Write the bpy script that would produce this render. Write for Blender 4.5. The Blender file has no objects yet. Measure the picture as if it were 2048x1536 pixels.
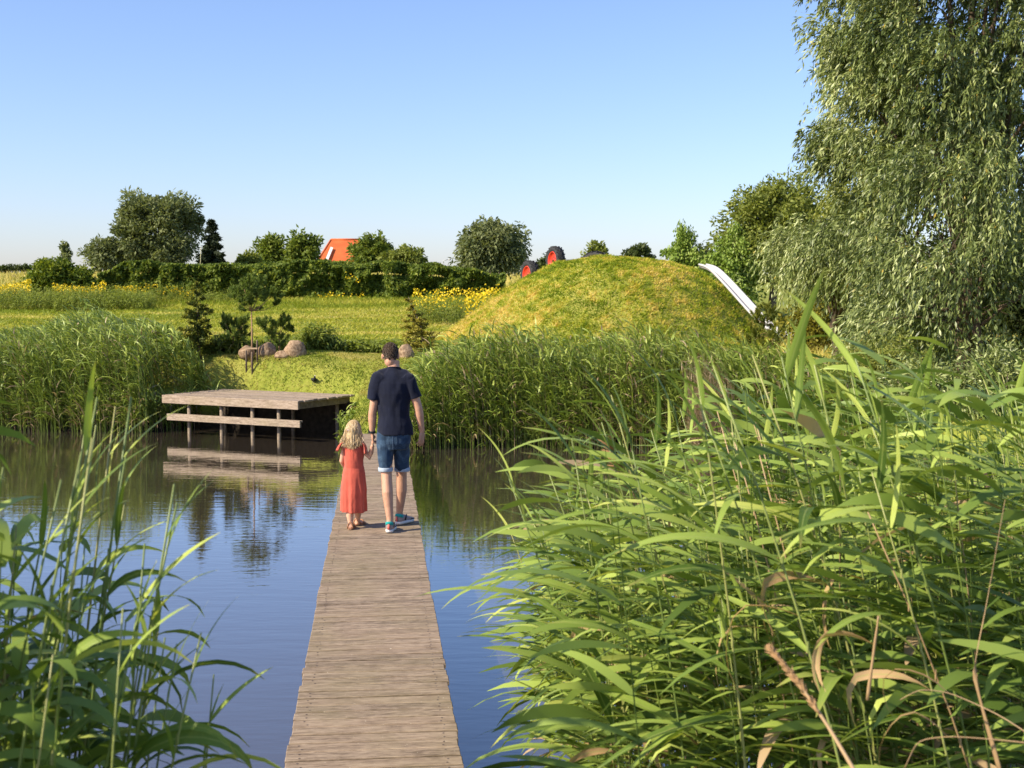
import bpy, math, random
import numpy as np
from mathutils import Vector, Matrix, Euler

R = math.radians
PI = math.pi
scene = bpy.context.scene
COL = scene.collection

# ---------------------------------------------------------------- camera
F_PX = 2600.0                      # focal length in photo pixels (2048 wide)
CAM_Z = 2.65
PITCH = math.atan(178.0 / F_PX)
cam_d = bpy.data.cameras.new('camera')
cam = bpy.data.objects.new('camera', cam_d)
COL.objects.link(cam)
cam_d.sensor_width = 36.0
cam_d.lens = F_PX / 2048.0 * 36.0
cam_d.clip_start = 0.05
cam_d.clip_end = 6000.0
cam.location = (0, 0, CAM_Z)
cam.rotation_euler = (PI / 2 - PITCH, 0, 0)
cam_d.dof.use_dof = True
cam_d.dof.focus_distance = 12.7
cam_d.dof.aperture_fstop = 8.0
scene.camera = cam

# ---------------------------------------------------------------- light
SUN_EL = R(36)
SUN_DIR = Vector((-0.90 * math.cos(SUN_EL), -0.436 * math.cos(SUN_EL), math.sin(SUN_EL)))
world = bpy.data.worlds.new('World')
scene.world = world
world.use_nodes = True
wn = world.node_tree.nodes
wl = world.node_tree.links
wn.clear()
sky = wn.new('ShaderNodeTexSky')
sky.sky_type = 'NISHITA'
sky.sun_disc = False
sky.sun_elevation = SUN_EL
sky.sun_rotation = math.atan2(SUN_DIR.x, SUN_DIR.y)
sky.altitude = 0
sky.air_density = 1.0
sky.dust_density = 0.8
sky.ozone_density = 7.0
bg = wn.new('ShaderNodeBackground')
bg.inputs['Strength'].default_value = 0.14
wo = wn.new('ShaderNodeOutputWorld')
wb_ = wn.new('ShaderNodeMix')           # the photograph's white balance
wb_.data_type = 'RGBA'
wb_.blend_type = 'MULTIPLY'
wb_.inputs[0].default_value = 1.0
wb_.inputs[7].default_value = (1.12, 0.945, 0.95, 1)
wl.new(sky.outputs[0], wb_.inputs[6])
wl.new(wb_.outputs[2], bg.inputs[0])
wl.new(bg.outputs[0], wo.inputs[0])

sun_d = bpy.data.lights.new('sun', 'SUN')
sun_d.energy = 5.0
sun_d.angle = R(0.5)
sun_d.color = (1.0, 0.885, 0.68)
sun = bpy.data.objects.new('sun', sun_d)
COL.objects.link(sun)
sun.rotation_euler = SUN_DIR.to_track_quat('Z', 'Y').to_euler()
sun.location = (-20, -10, 30)

vs = scene.view_settings
vs.view_transform = 'Standard'
vs.look = 'None'
vs.gamma = 1.0
vs.exposure = 0.69
vs.use_curve_mapping = False
try:
    scene.cycles.max_bounces = 7
    scene.cycles.transparent_max_bounces = 4
    scene.cycles.use_denoising = True
except Exception:
    pass

# ---------------------------------------------------------------- helpers: pixel <-> place
def P(px, py, Y):
    """world point seen at photo pixel (px,py) at distance Y along the ground"""
    xc = (px - 1024.0) / F_PX
    yc = -(py - 768.0) / F_PX
    d = np.array([xc, math.cos(PITCH) + yc * math.sin(PITCH), -math.sin(PITCH) + yc * math.cos(PITCH)])
    return np.array([0, 0, CAM_Z]) + d * (Y / d[1])

def G(px, py, z):
    """world point on the level z seen at photo pixel"""
    xc = (px - 1024.0) / F_PX
    yc = -(py - 768.0) / F_PX
    d = np.array([xc, math.cos(PITCH) + yc * math.sin(PITCH), -math.sin(PITCH) + yc * math.cos(PITCH)])
    t = (z - CAM_Z) / d[2]
    return np.array([0, 0, CAM_Z]) + d * t

# ---------------------------------------------------------------- helpers: noise
def _hash(ix, iy, iz, seed):
    h = (ix.astype(np.int64) * 374761393 + iy.astype(np.int64) * 668265263 + iz.astype(np.int64) * 2147483647 + seed * 1274126177)
    h = (h ^ (h >> 13)) * 1274126177
    h = h ^ (h >> 16)
    return (h & 0xFFFF).astype(np.float64) / 65535.0

def vnoise(p, seed=0):
    p = np.asarray(p, float)
    i = np.floor(p).astype(np.int64)
    f = p - i
    f = f * f * (3 - 2 * f)
    r = 0
    for dx in (0, 1):
        for dy in (0, 1):
            for dz in (0, 1):
                w = (f[..., 0] if dx else 1 - f[..., 0]) * (f[..., 1] if dy else 1 - f[..., 1]) * (f[..., 2] if dz else 1 - f[..., 2])
                r = r + w * _hash(i[..., 0] + dx, i[..., 1] + dy, i[..., 2] + dz, seed)
    return r * 2 - 1

def fbm(p, seed=0, octv=3):
    p = np.asarray(p, float)
    r, a = 0, 0.5
    for k in range(octv):
        r = r + a * vnoise(p * (2 ** k), seed + k)
        a *= 0.5
    return r

def norm(v):
    v = np.asarray(v, float)
    n = np.linalg.norm(v, axis=-1, keepdims=True)
    n[n == 0] = 1
    return v / n

# ---------------------------------------------------------------- helpers: meshes
def np_mesh(name, V, Fq, mat, tint=None, smooth=False, uv=None):
    """V (n,3), Fq (m,k) array of equal polygons"""
    V = np.ascontiguousarray(np.asarray(V, np.float32).reshape(-1, 3))
    Fq = np.ascontiguousarray(np.asarray(Fq, np.int32))
    m, k = Fq.shape
    me = bpy.data.meshes.new(name)
    me.vertices.add(len(V))
    me.vertices.foreach_set('co', V.ravel())
    me.loops.add(m * k)
    me.loops.foreach_set('vertex_index', Fq.ravel())
    me.polygons.add(m)
    me.polygons.foreach_set('loop_start', np.arange(0, m * k, k, dtype=np.int32))
    if smooth:
        me.polygons.foreach_set('use_smooth', np.ones(m, dtype=bool))
    if tint is not None:
        a = me.attributes.new('tint', 'FLOAT', 'POINT')
        a.data.foreach_set('value', np.ascontiguousarray(tint, np.float32).ravel())
    if uv is not None:
        l = me.uv_layers.new(name='uv')
        l.data.foreach_set('uv', np.ascontiguousarray(np.asarray(uv, np.float32)[Fq.ravel()]).ravel())
    me.update(calc_edges=True)
    if mat is not None:
        me.materials.append(mat)
    return me

def py_mesh(name, V, Fl, mat, smooth=False):
    me = bpy.data.meshes.new(name)
    me.from_pydata([tuple(v) for v in np.asarray(V, float)], [], [tuple(int(i) for i in f) for f in Fl])
    if smooth:
        me.polygons.foreach_set('use_smooth', np.ones(len(me.polygons), dtype=bool))
    me.update()
    if mat is not None:
        me.materials.append(mat)
    return me

def obj(name, me, parent=None, loc=(0, 0, 0), rot=(0, 0, 0), scale=(1, 1, 1)):
    o = bpy.data.objects.new(name, me)
    COL.objects.link(o)
    o.location = loc
    o.rotation_euler = rot
    o.scale = scale
    if parent is not None:
        o.parent = parent
    return o

def tag(o, label=None, cat=None, group=None, kind=None):
    if label: o['label'] = label
    if cat: o['category'] = cat
    if group: o['group'] = group
    if kind: o['kind'] = kind
    return o

def thing(name, label, cat, loc, group=None, rotz=0.0):
    o = bpy.data.objects.new(name, None)
    COL.objects.link(o)
    o.location = tuple(float(v) for v in loc)
    o.rotation_euler = (0, 0, rotz)
    o.empty_display_size = 0.2
    return tag(o, label, cat, group)

class MB:
    """collects shapes for ONE mesh"""
    def __init__(s):
        s.v, s.f, s.n = [], [], 0
    def add(s, V, Fl):
        V = np.asarray(V, float).reshape(-1, 3)
        s.v.append(V)
        for f in Fl:
            s.f.append(tuple(int(i) + s.n for i in f))
        s.n += len(V)
        return s
    def box(s, c, size, M=None, bev=0.0):
        x, y, z = np.asarray(size, float) / 2
        if bev <= 0:
            V = np.array([(a * x, b * y, d * z) for a in (-1, 1) for b in (-1, 1) for d in (-1, 1)])
            Fl = [(0, 1, 3, 2), (4, 6, 7, 5), (0, 4, 5, 1), (2, 3, 7, 6), (0, 2, 6, 4), (1, 5, 7, 3)]
        else:
            b = bev
            V, Fl = [], []
            for zz, ins in ((-z, b), (-z + b, 0), (z - b, 0), (z, b)):
                V += [(-x + ins, -y + ins, zz), (x - ins, -y + ins, zz), (x - ins, y - ins, zz), (-x + ins, y - ins, zz)]
            for r in range(3):
                for k in range(4):
                    Fl.append((r * 4 + k, r * 4 + (k + 1) % 4, r * 4 + 4 + (k + 1) % 4, r * 4 + 4 + k))
            Fl += [(3, 2, 1, 0), (12, 13, 14, 15)]
            V = np.array(V)
        if M is not None:
            V = V @ np.array(M).T
        return s.add(V + np.asarray(c, float), Fl)
    def tube(s, pts, rad, sides=8, ref=(0, 1, 0), cap=True, mod=None):
        V, Fl = tube(pts, rad, sides, ref, cap, mod)
        return s.add(V, Fl)
    def ball(s, c, r, nu=12, nv=8, M=None):
        V, Fl = ball(r, nu, nv)
        if M is not None:
            V = V @ np.array(M).T
        return s.add(V + np.asarray(c, float), Fl)
    def mesh(s, name, mat, smooth=False):
        return py_mesh(name, np.concatenate(s.v), s.f, mat, smooth)
    def build(s, name, mat, parent=None, smooth=False, loc=(0, 0, 0)):
        return obj(name, s.mesh(name, mat, smooth), parent, loc)

def tube(pts, rad, sides=8, ref=(0, 1, 0), cap=True, mod=None):
    pts = np.asarray(pts, float)
    n = len(pts)
    rad = np.asarray(rad, float)
    if rad.ndim == 0: rad = np.full((n, 2), float(rad))
    if rad.ndim == 1: rad = np.stack([rad, rad], 1)
    T = norm(np.gradient(pts, axis=0))
    ref = np.broadcast_to(np.asarray(ref, float), (n, 3))
    A = np.cross(T, ref)
    bad = np.linalg.norm(A, axis=1) < 1e-3
    A[bad] = np.cross(T[bad], np.array([1.0, 0.13, 0.0]))
    A = norm(A)
    B = np.cross(T, A)
    th = np.linspace(0, 2 * PI, sides, endpoint=False)
    m = np.ones((n, sides)) if mod is None else mod(np.linspace(0, 1, n)[:, None], th[None, :])
    V = pts[:, None] + A[:, None] * (np.cos(th)[None, :, None] * rad[:, 0][:, None, None] * m[..., None]) + B[:, None] * (np.sin(th)[None, :, None] * rad[:, 1][:, None, None] * m[..., None])
    V = V.reshape(-1, 3)
    Fl = []
    for i in range(n - 1):
        for k in range(sides):
            a, b = i * sides + k, i * sides + (k + 1) % sides
            Fl.append((a, b, b + sides, a + sides))
    if cap:
        Fl.append(tuple(range(sides - 1, -1, -1)))
        Fl.append(tuple(range((n - 1) * sides, n * sides)))
    return V, Fl

def ball(r, nu=12, nv=8):
    r = np.broadcast_to(np.asarray(r, float), (3,))
    V = [(0, 0, -r[2])]
    for j in range(1, nv):
        ph = -PI / 2 + PI * j / nv
        for i in range(nu):
            t = 2 * PI * i / nu
            V.append((r[0] * math.cos(ph) * math.cos(t), r[1] * math.cos(ph) * math.sin(t), r[2] * math.sin(ph)))
    V.append((0, 0, r[2]))
    Fl = []
    for i in range(nu):
        Fl.append((0, 1 + (i + 1) % nu, 1 + i))
    for j in range(nv - 2):
        for i in range(nu):
            a, b = 1 + j * nu + i, 1 + j * nu + (i + 1) % nu
            Fl.append((a, b, b + nu, a + nu))
    t = len(V) - 1
    for i in range(nu):
        Fl.append((1 + (nv - 2) * nu + i, 1 + (nv - 2) * nu + (i + 1) % nu, t))
    return np.array(V), Fl

def rotz(a):
    c, s = math.cos(a), math.sin(a)
    return np.array([[c, -s, 0], [s, c, 0], [0, 0, 1]])

def remeshed(mb, voxel, smooth_it=4, fac=0.5):
    """one continuous surface from the overlapping shapes of mb"""
    me = mb.mesh('tmp', None)
    o = bpy.data.objects.new('tmp', me)
    COL.objects.link(o)
    m = o.modifiers.new('r', 'REMESH')
    m.mode = 'VOXEL'
    m.voxel_size = voxel
    if smooth_it:
        k = o.modifiers.new('s', 'SMOOTH')
        k.iterations = smooth_it
        k.factor = fac
    dg = bpy.context.evaluated_depsgraph_get()
    ev = o.evaluated_get(dg)
    m2 = bpy.data.meshes.new_from_object(ev)
    n = len(m2.vertices)
    V = np.empty(n * 3); m2.vertices.foreach_get('co', V)
    N = np.empty(n * 3); m2.vertices.foreach_get('normal', N)
    nl = len(m2.loops)
    L = np.empty(nl, dtype=np.int32); m2.loops.foreach_get('vertex_index', L)
    st = np.empty(len(m2.polygons), dtype=np.int32); m2.polygons.foreach_get('loop_total', st)
    bpy.data.objects.remove(o)
    bpy.data.meshes.remove(me)
    bpy.data.meshes.remove(m2)
    if (st == 4).all():
        Fq = L.reshape(-1, 4)
    else:
        Fq, c = [], 0
        for t in st:
            q = list(L[c:c + t]); c += t
            Fq.append(q[:4] if t >= 4 else q + [q[-1]])
        Fq = np.array(Fq)
    return V.reshape(-1, 3), N.reshape(-1, 3), Fq

# ---------------------------------------------------------------- materials
class NT:
    def __init__(s, name):
        s.m = bpy.data.materials.new(name)
        s.m.use_nodes = True
        s.n = s.m.node_tree.nodes
        s.l = s.m.node_tree.links
        s.n.clear()
        s.out = s.n.new('ShaderNodeOutputMaterial')
    def node(s, t, **kw):
        o = s.n.new('ShaderNode' + t)
        for k, v in kw.items():
            if k.startswith('i_'):
                o.inputs[k[2:].replace('_', ' ')].default_value = v
            else:
                setattr(o, k, v)
        return o
    def link(s, a, b):
        s.l.new(a, b)
    def ramp(s, fac, stops, interp='LINEAR'):
        r = s.n.new('ShaderNodeValToRGB')
        r.color_ramp.interpolation = interp
        e = r.color_ramp.elements
        while len(e) < len(stops): e.new(0.5)
        for el, (p, c) in zip(e, stops):
            el.position = p
            el.color = (c[0], c[1], c[2], 1)
        s.l.new(fac, r.inputs[0])
        return r.outputs[0]
    def noise(s, vec, scale, detail=3, rough=0.5, dist=0.0):
        t = s.n.new('ShaderNodeTexNoise')
        t.inputs['Scale'].default_value = scale
        t.inputs['Detail'].default_value = detail
        t.inputs['Roughness'].default_value = rough
        t.inputs['Distortion'].default_value = dist
        if vec is not None: s.l.new(vec, t.inputs['Vector'])
        return t.outputs[0]
    def pos(s, scale=(1, 1, 1), obj=False):
        m = s.n.new('ShaderNodeMapping')
        m.inputs['Scale'].default_value = scale
        if obj:
            t = s.n.new('ShaderNodeTexCoord'); s.l.new(t.outputs['Object'], m.inputs[0])
        else:
            t = s.n.new('ShaderNodeNewGeometry'); s.l.new(t.outputs['Position'], m.inputs[0])
        return m.outputs[0]
    def mix(s, fac, a, b, mode='MIX'):
        x = s.n.new('ShaderNodeMix')
        x.data_type = 'RGBA'
        x.blend_type = mode
        for sock, v in ((x.inputs[0], fac), (x.inputs[6], a), (x.inputs[7], b)):
            if isinstance(v, (int, float)): sock.default_value = v
            elif isinstance(v, tuple): sock.default_value = (v[0], v[1], v[2], 1)
            else: s.l.new(v, sock)
        return x.outputs[2]
    def math(s, op, a, b=0.0, clamp=False):
        x = s.n.new('ShaderNodeMath')
        x.operation = op
        x.use_clamp = clamp
        for i, v in enumerate((a, b)):
            if isinstance(v, (int, float)): x.inputs[i].default_value = v
            else: s.l.new(v, x.inputs[i])
        return x.outputs[0]
    def bsdf(s, color, rough=0.6, spec=0.5, bump=None, bstr=0.3, bdist=0.01, **kw):
        b = s.n.new('ShaderNodeBsdfPrincipled')
        if isinstance(color, tuple): b.inputs['Base Color'].default_value = (*color, 1)
        else: s.l.new(color, b.inputs['Base Color'])
        if isinstance(rough, (int, float)): b.inputs['Roughness'].default_value = rough
        else: s.l.new(rough, b.inputs['Roughness'])
        b.inputs['Specular IOR Level'].default_value = spec
        for k, v in kw.items():
            b.inputs[k.replace('_', ' ')].default_value = v
        if bump is not None:
            u = s.n.new('ShaderNodeBump')
            u.inputs['Strength'].default_value = bstr
            u.inputs['Distance'].default_value = bdist
            s.l.new(bump, u.inputs['Height'])
            s.l.new(u.outputs[0], b.inputs['Normal'])
        return b
    def done(s, b):
        s.l.new(b.outputs[0] if hasattr(b, 'outputs') else b, s.out.inputs[0])
        return s.m

def leaf_mat(name, stops, transl=0.35, rough=0.58, spec=0.2, src='tint', tcol=1.3):
    t = NT(name)
    if src == 'tint':
        a = t.node('Attribute', attribute_name='tint'); fac = a.outputs['Fac']
    else:
        a = t.node('ObjectInfo'); fac = a.outputs['Random']
    c = t.ramp(fac, stops)
    b = t.bsdf(c, rough, spec)
    tr = t.node('BsdfTranslucent')
    t.link(t.mix(1.0, c, (tcol, tcol, tcol * 0.55), 'MULTIPLY'), tr.inputs[0])
    m = t.node('MixShader')
    m.inputs[0].default_value = transl
    t.link(b.outputs[0], m.inputs[1]); t.link(tr.outputs[0], m.inputs[2])
    return t.done(m)

def flat_mat(name, color, rough=0.6, nscale=30.0, var=0.18, spec=0.4, bstr=0.15, metal=0.0):
    t = NT(name)
    p = t.pos(obj=True)
    n = t.noise(p, nscale, 4, 0.6)
    c0 = tuple(max(0, v * (1 - var)) for v in color)
    c1 = tuple(min(1, v * (1 + var)) for v in color)
    c = t.ramp(n, [(0.3, c0), (0.7, c1)])
    return t.done(t.bsdf(c, rough, spec, bump=n, bstr=bstr, bdist=0.004, Metallic=metal))
# ================================================================ TERRAIN
SX = np.array([-80, -12, -7.0, -6.3, -5.9, -4.6, -3.4, -3.0, -2.86, -2.0, -1.6, 0, 3, 5, 6.5, 8, 10, 12, 14, 80.])
SY = np.array([26.0, 25.6, 25.2, 26.1, 26.45, 25.75, 25.1, 24.75, 22.5, 21.9, 22.5, 22.7, 22.2, 21.3, 19, 15, 10, 4, 0, -30.])
def shore(x): return np.interp(x, SX, SY)
PY = np.array([-40, 38, 41, 46, 54, 60, 68, 74, 80, 88, 100, 110, 140, 400, 4000.])
PZ = np.array([.75, .78, .80, .88, 1.2, 1.5, 2.0, 2.37, 2.5, 2.9, 3.95, 4.35, 4.1, 4.0, 4.0])
BD = np.array([-4, -1, -.15, 0, .25, .8, 1.8, 3.0])
BZ = np.array([-.8, -.6, -.12, 0, .22, .47, .70, .75])
MC = np.array([3.53, 48.0])        # mound centre
ML = np.array([[0, 4.02], [.5, 4.0], [1.94, 3.80], [2.87, 3.33], [3.98, 2.65], [4.7, 2.13], [5.6, 1.5], [6.3, 1.02], [7.2, .86], [8.5, .7]])
MR = np.array([[0, 4.02], [1.2, 3.97], [2.3, 3.83], [3.0, 3.62], [3.5, 3.38], [4.2, 2.85], [4.9, 2.15], [5.5, 1.5], [5.9, 1.1], [6.5, .9], [8.5, .7]])
def mound_h(x, y):
    dx, dy = x - MC[0], y - MC[1]
    r = np.hypot(dx, dy)
    wr = np.clip(0.5 + 0.75 * dx / np.maximum(r, .01), 0, 1)
    z = np.interp(r, ML[:, 0], ML[:, 1]) * (1 - wr) + np.interp(r, MR[:, 0], MR[:, 1]) * wr
    z = z + .07 * vnoise(np.stack([x * .9, y * .9, x * 0], -1), 5) * (r < 7)
    return np.where(r < 8.3, z, -5)
def ground_h(x, y):
    x = np.asarray(x, float); y = np.asarray(y, float)
    d = y - shore(x)
    z = np.interp(d, BD, BZ)
    near = 1.1 + .25 * np.sin(x * 1.7) - y
    z = np.maximum(z, np.interp(near, BD, BZ * 1.15))
    z = z + np.interp(y, PY, PZ) - .75
    z = z - .35 * np.exp(-((y - 97) / 9.0) ** 2) * (np.clip((x + 10) / 8, 0, 1))
    z = z + 1.5 * np.exp(-(((x - 15) / 5.0) ** 2 + ((y - 38) / 6.0) ** 2))
    yy = y + .35 * np.clip(x + 3, -6, 0)
    rdg = np.interp(yy, [24.3, 25.0, 25.6, 26.3, 27.3, 30, 36], [.3, .75, 1.0, 1.36, 1.42, 1.3, .8])
    win = np.clip((-.5 - x) / 1.3, 0, 1) * np.clip((x + 16) / 4, 0, 1)
    z = np.where((yy > 24.6) & (d > .3), z + (np.maximum(rdg, z) - z) * win * np.clip((d - .3) / .6, 0, 1), z)
    n = .05 * vnoise(np.stack([x * .7, y * .7, x * 0], -1), 1) + .12 * vnoise(np.stack([x * .12, y * .12, x * 0], -1), 2) * np.clip((y - 42) / 12, 0, 1)
    return z + n * np.clip((d - .2) / 2, 0, 1)
def top_h(x, y):
    return np.maximum(ground_h(x, y), mound_h(x, y))

xs = np.concatenate([-np.geomspace(3500, 62, 14), np.arange(-60, -14, 2.0), np.arange(-14, 16, .3), np.arange(16, 62, 2.0), np.geomspace(64, 3500, 14)])
ys = np.concatenate([-np.geomspace(1500, 42, 8), np.arange(-40, -2, 4.0), np.arange(-2, 2.5, .25), np.arange(3, 20, .6), np.arange(20, 30, .2), np.arange(30, 60, .5), np.arange(60, 125, 1.2), np.geomspace(128, 5000, 20)])
gx, gy = np.meshgrid(xs, ys, indexing='ij')
gz = ground_h(gx, gy)
nx, ny = gx.shape
ii = np.arange(nx * ny).reshape(nx, ny)
Q = np.stack([ii[:-1, :-1], ii[1:, :-1], ii[1:, 1:], ii[:-1, 1:]], -1).reshape(-1, 4)

def grass_ground(name, green, mid, tan, soil):
    t = NT(name)
    p = t.pos()
    big = t.noise(t.pos((.5, .16, .5)), 1.0, 3, .55)
    fine = t.noise(p, 9.0, 4, .65)
    c = t.ramp(big, [(.34, green), (.52, mid), (.66, tan)])
    c = t.mix(t.ramp(fine, [(.35, (.75,) * 3), (.65, (.0,) * 3)]), c, green, 'MIX') if False else t.mix(.55, c, t.ramp(fine, [(.3, tuple(v * .45 for v in green)), (.5, mid), (.7, tan)]))
    zz = t.node('SeparateXYZ'); t.link(t.pos(), zz.inputs[0])
    mud = t.math('SUBTRACT', 1.0, t.math('MULTIPLY', t.math('SUBTRACT', zz.outputs[2], .12), 5.0), True)
    c = t.mix(mud, c, soil)
    return t.done(t.bsdf(c, .9, .15, bump=fine, bstr=.5, bdist=.04))
M_GROUND = grass_ground('grass_ground', (.11, .155, .018), (.22, .245, .035), (.33, .30, .08), (.04, .03, .018))
g = obj('ground', np_mesh('ground', np.stack([gx, gy, gz], -1), Q, M_GROUND, smooth=True))
tag(g, 'grassy bank, lawn and rising meadow around the pond', None, None, 'structure')

# mound (a small artificial hill)
th = np.linspace(0, 2 * PI, 121)[:-1]
rr = np.concatenate([[0.02], np.linspace(.15, 8.2, 56)])
mx = MC[0] + np.outer(rr, np.cos(th)); my = MC[1] + np.outer(rr, np.sin(th))
mz = mound_h(mx, my)
k = np.arange(mx.size).reshape(mx.shape)
Qm = np.stack([k[:-1], np.roll(k, -1, 1)[:-1], np.roll(k, -1, 1)[1:], k[1:]], -1).reshape(-1, 4)
M_MOUND = grass_ground('mound_ground', (.16, .19, .025), (.28, .28, .05), (.40, .34, .10), (.3, .22, .1))
tag(obj('mound', np_mesh('mound', np.stack([mx, my, mz], -1), Qm, M_MOUND, smooth=True)), 'grass covered mound with dry yellow patches', None, None, 'structure')

# water
t = NT('pond_water')
w1 = t.noise(t.pos((.9, 3.2, 1)), 2.2, 3, .55, .2)
w2 = t.noise(t.pos((.35, 1.0, 1)), .7, 2, .5)
hgt = t.math('ADD', t.math('MULTIPLY', w1, .6), w2)
wb = t.bsdf((.060, .048, .036), .015, .5, bump=hgt, bstr=.07, bdist=.05, IOR=1.5, Coat_Weight=1.0, Coat_Roughness=.015, Coat_IOR=1.55)
t.link(wb.inputs['Normal'].links[0].from_socket, wb.inputs['Coat Normal'])
M_WATER = t.done(wb)
wx = np.array([-75, 16.]); wy = np.array([-.6, 28.])
V = np.array([(wx[0], wy[0], 0), (wx[1], wy[0], 0), (wx[1], wy[1], 0), (wx[0], wy[1], 0)])
tag(obj('pond_water', np_mesh('pond_water', V, np.array([[0, 1, 2, 3]]), M_WATER)), 'still pond reflecting sky and reeds', None, None, 'structure')

# ================================================================ BLADES, LEAVES
def blades(rng, pts, h, w, lean=.35, bias=(0, 0), hv=.4):
    n = len(pts)
    hh = h * (1 - hv + 2 * hv * rng.random(n)) if np.ndim(h) == 0 else h
    a = rng.random(n) * 2 * PI
    side = np.stack([np.cos(a), np.sin(a), np.zeros(n)], 1) * (w * .5)
    ln = (rng.normal(size=(n, 2)) * lean + np.array(bias)) * hh[:, None]
    tip = pts + np.concatenate([ln, hh[:, None]], 1)
    V = np.stack([pts - side, pts + side, tip], 1).reshape(-1, 3)
    return V, np.arange(3 * n).reshape(n, 3)

def strips(p, T0, out, L, W, e0, bend, seg, twist=None, prof=None):
    """curved leaf ribbons. p base (n,3), out horizontal unit dir (n,3), e0 start elevation, bend total bend (rad)"""
    n = len(p)
    up = np.array([0, 0, 1.0])
    tt = np.linspace(0, 1, seg + 1)
    pos = p.copy()
    rows = []
    if prof is None:
        prof = np.minimum(1, tt * 5 + .45) * (1 - tt ** 2.4) ** .8 + .03
    sidev = np.cross(out, up)
    for i, s in enumerate(tt):
        e = e0 - bend * s ** 1.25
        if i:
            pos = pos + (out * np.cos(e)[:, None] + up * np.sin(e)[:, None]) * (L / seg)[:, None]
        sv = sidev
        if twist is not None:
            nrm = -out * np.sin(e)[:, None] + up * np.cos(e)[:, None]
            a = twist * s
            sv = sidev * np.cos(a)[:, None] + nrm * np.sin(a)[:, None]
        rows.append(pos - sv * (W * .5 * prof[i])[:, None])
        rows.append(pos + sv * (W * .5 * prof[i])[:, None])
    V = np.stack(rows, 1)                       # n, 2(seg+1), 3
    base = (np.arange(n) * 2 * (seg + 1))[:, None]
    q = np.concatenate([[[2 * i, 2 * i + 1, 2 * i + 3, 2 * i + 2]] for i in range(seg)], 0)
    Fq = (base[:, :, None] + q[None]).reshape(-1, 4)
    return V.reshape(-1, 3), Fq, 2 * (seg + 1)

def reed_bed(rng, xy, z0, H, nleaf, wind, L, W, seg=3, tipdark=0, dead=.12, lower=.2, lean=.18, spread=1.1, stemr=.004, el=(1.15, .5), bd=(1.0, 1.3)):
    """a mass of reeds -> V, F, tint ; tint 0..0.7 green, 0.8..1 dead straw"""
    n = len(xy)
    base = np.column_stack([xy, z0])
    la = np.arctan2(wind[1], wind[0]) + rng.normal(size=n) * .6
    lv = np.column_stack([np.cos(la), np.sin(la), np.zeros(n)]) * (H * lean * rng.random(n))[:, None]
    isdead = rng.random(n) < dead
    # stems: three-sided, 3 segments
    Vs, Ts = [], []
    tt = np.linspace(0, 1, 4)
    ring = []
    for s in tt:
        c = base + np.array([0, 0, 1.0]) * (H * s)[:, None] + lv * (s ** 1.7)
        for k in range(3):
            a = 2 * PI * k / 3
            ring.append(c + np.array([math.cos(a), math.sin(a), 0]) * stemr * (1.15 - s * .8))
    Vst = np.stack(ring, 1)
    qs = np.array([[3 * i + k, 3 * i + (k + 1) % 3, 3 * i + 3 + (k + 1) % 3, 3 * i + 3 + k] for i in range(3) for k in range(3)])
    Fst = ((np.arange(n) * 12)[:, None, None] + qs[None]).reshape(-1, 4)
    rt = rng.random(n)
    tint_s = np.repeat(np.where(isdead, .82 + .18 * rt, .25 + .3 * rt), 12)
    # leaves
    idx = np.repeat(np.arange(n), nleaf)
    m = len(idx)
    s = lower + (1 - lower) * (np.tile(np.linspace(0, 1, nleaf), n) + rng.random(m) * .08)
    s = np.clip(s, 0, 1)
    keep = ~(isdead[idx] & (rng.random(m) < .75))
    idx, s = idx[keep], s[keep]; m = len(idx)
    p = base[idx] + np.array([0, 0, 1.0]) * (H[idx] * s)[:, None] + lv[idx] * (s ** 1.7)[:, None]
    a = np.arctan2(wind[1], wind[0]) + rng.normal(size=m) * spread
    out = np.column_stack([np.cos(a), np.sin(a), np.zeros(m)])
    Ll = L * (.65 + .6 * rng.random(m)) * (1 - .35 * np.clip(s - .8, 0, 1) / .2)
    Wl = W * (.7 + .6 * rng.random(m))
    e0 = el[0] - el[1] * rng.random(m) + .25 * np.clip(s - .8, 0, 1) * 5 * .3
    bend = bd[0] + bd[1] * rng.random(m)
    Vl, Fl, k = strips(p, None, out, Ll, Wl, e0, bend, seg, twist=rng.normal(size=m) * .9)
    tl = np.where(isdead[idx], .82 + .18 * rng.random(m), np.clip(.08 + .5 * rng.random(m) + .12 * (s > .8), 0, .7))
    low = (s < lower + .12) & (rng.random(m) < .35)
    tl = np.where(low, .8 + .15 * rng.random(m), tl)
    V = np.concatenate([Vst.reshape(-1, 3), Vl])
    Fq = np.concatenate([Fst, Fl + n * 12])
    return V, Fq, np.concatenate([tint_s, np.repeat(tl, k)])

def leaf_quads(c, d, nrm, L, W):
    """rhombic leaves: centre c, long axis d, normal nrm"""
    d = norm(d)
    s = norm(np.cross(d, nrm))
    nn = np.cross(s, d)
    L = np.broadcast_to(L, len(c))[:, None]; W = np.broadcast_to(W, len(c))[:, None]
    V = np.stack([c - d * L * .5, c - d * L * .05 + s * W * .5 + nn * W * .15, c + d * L * .5, c - d * L * .05 - s * W * .5 + nn * W * .15], 1)
    return V.reshape(-1, 3), np.arange(4 * len(c)).reshape(-1, 4)

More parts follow.
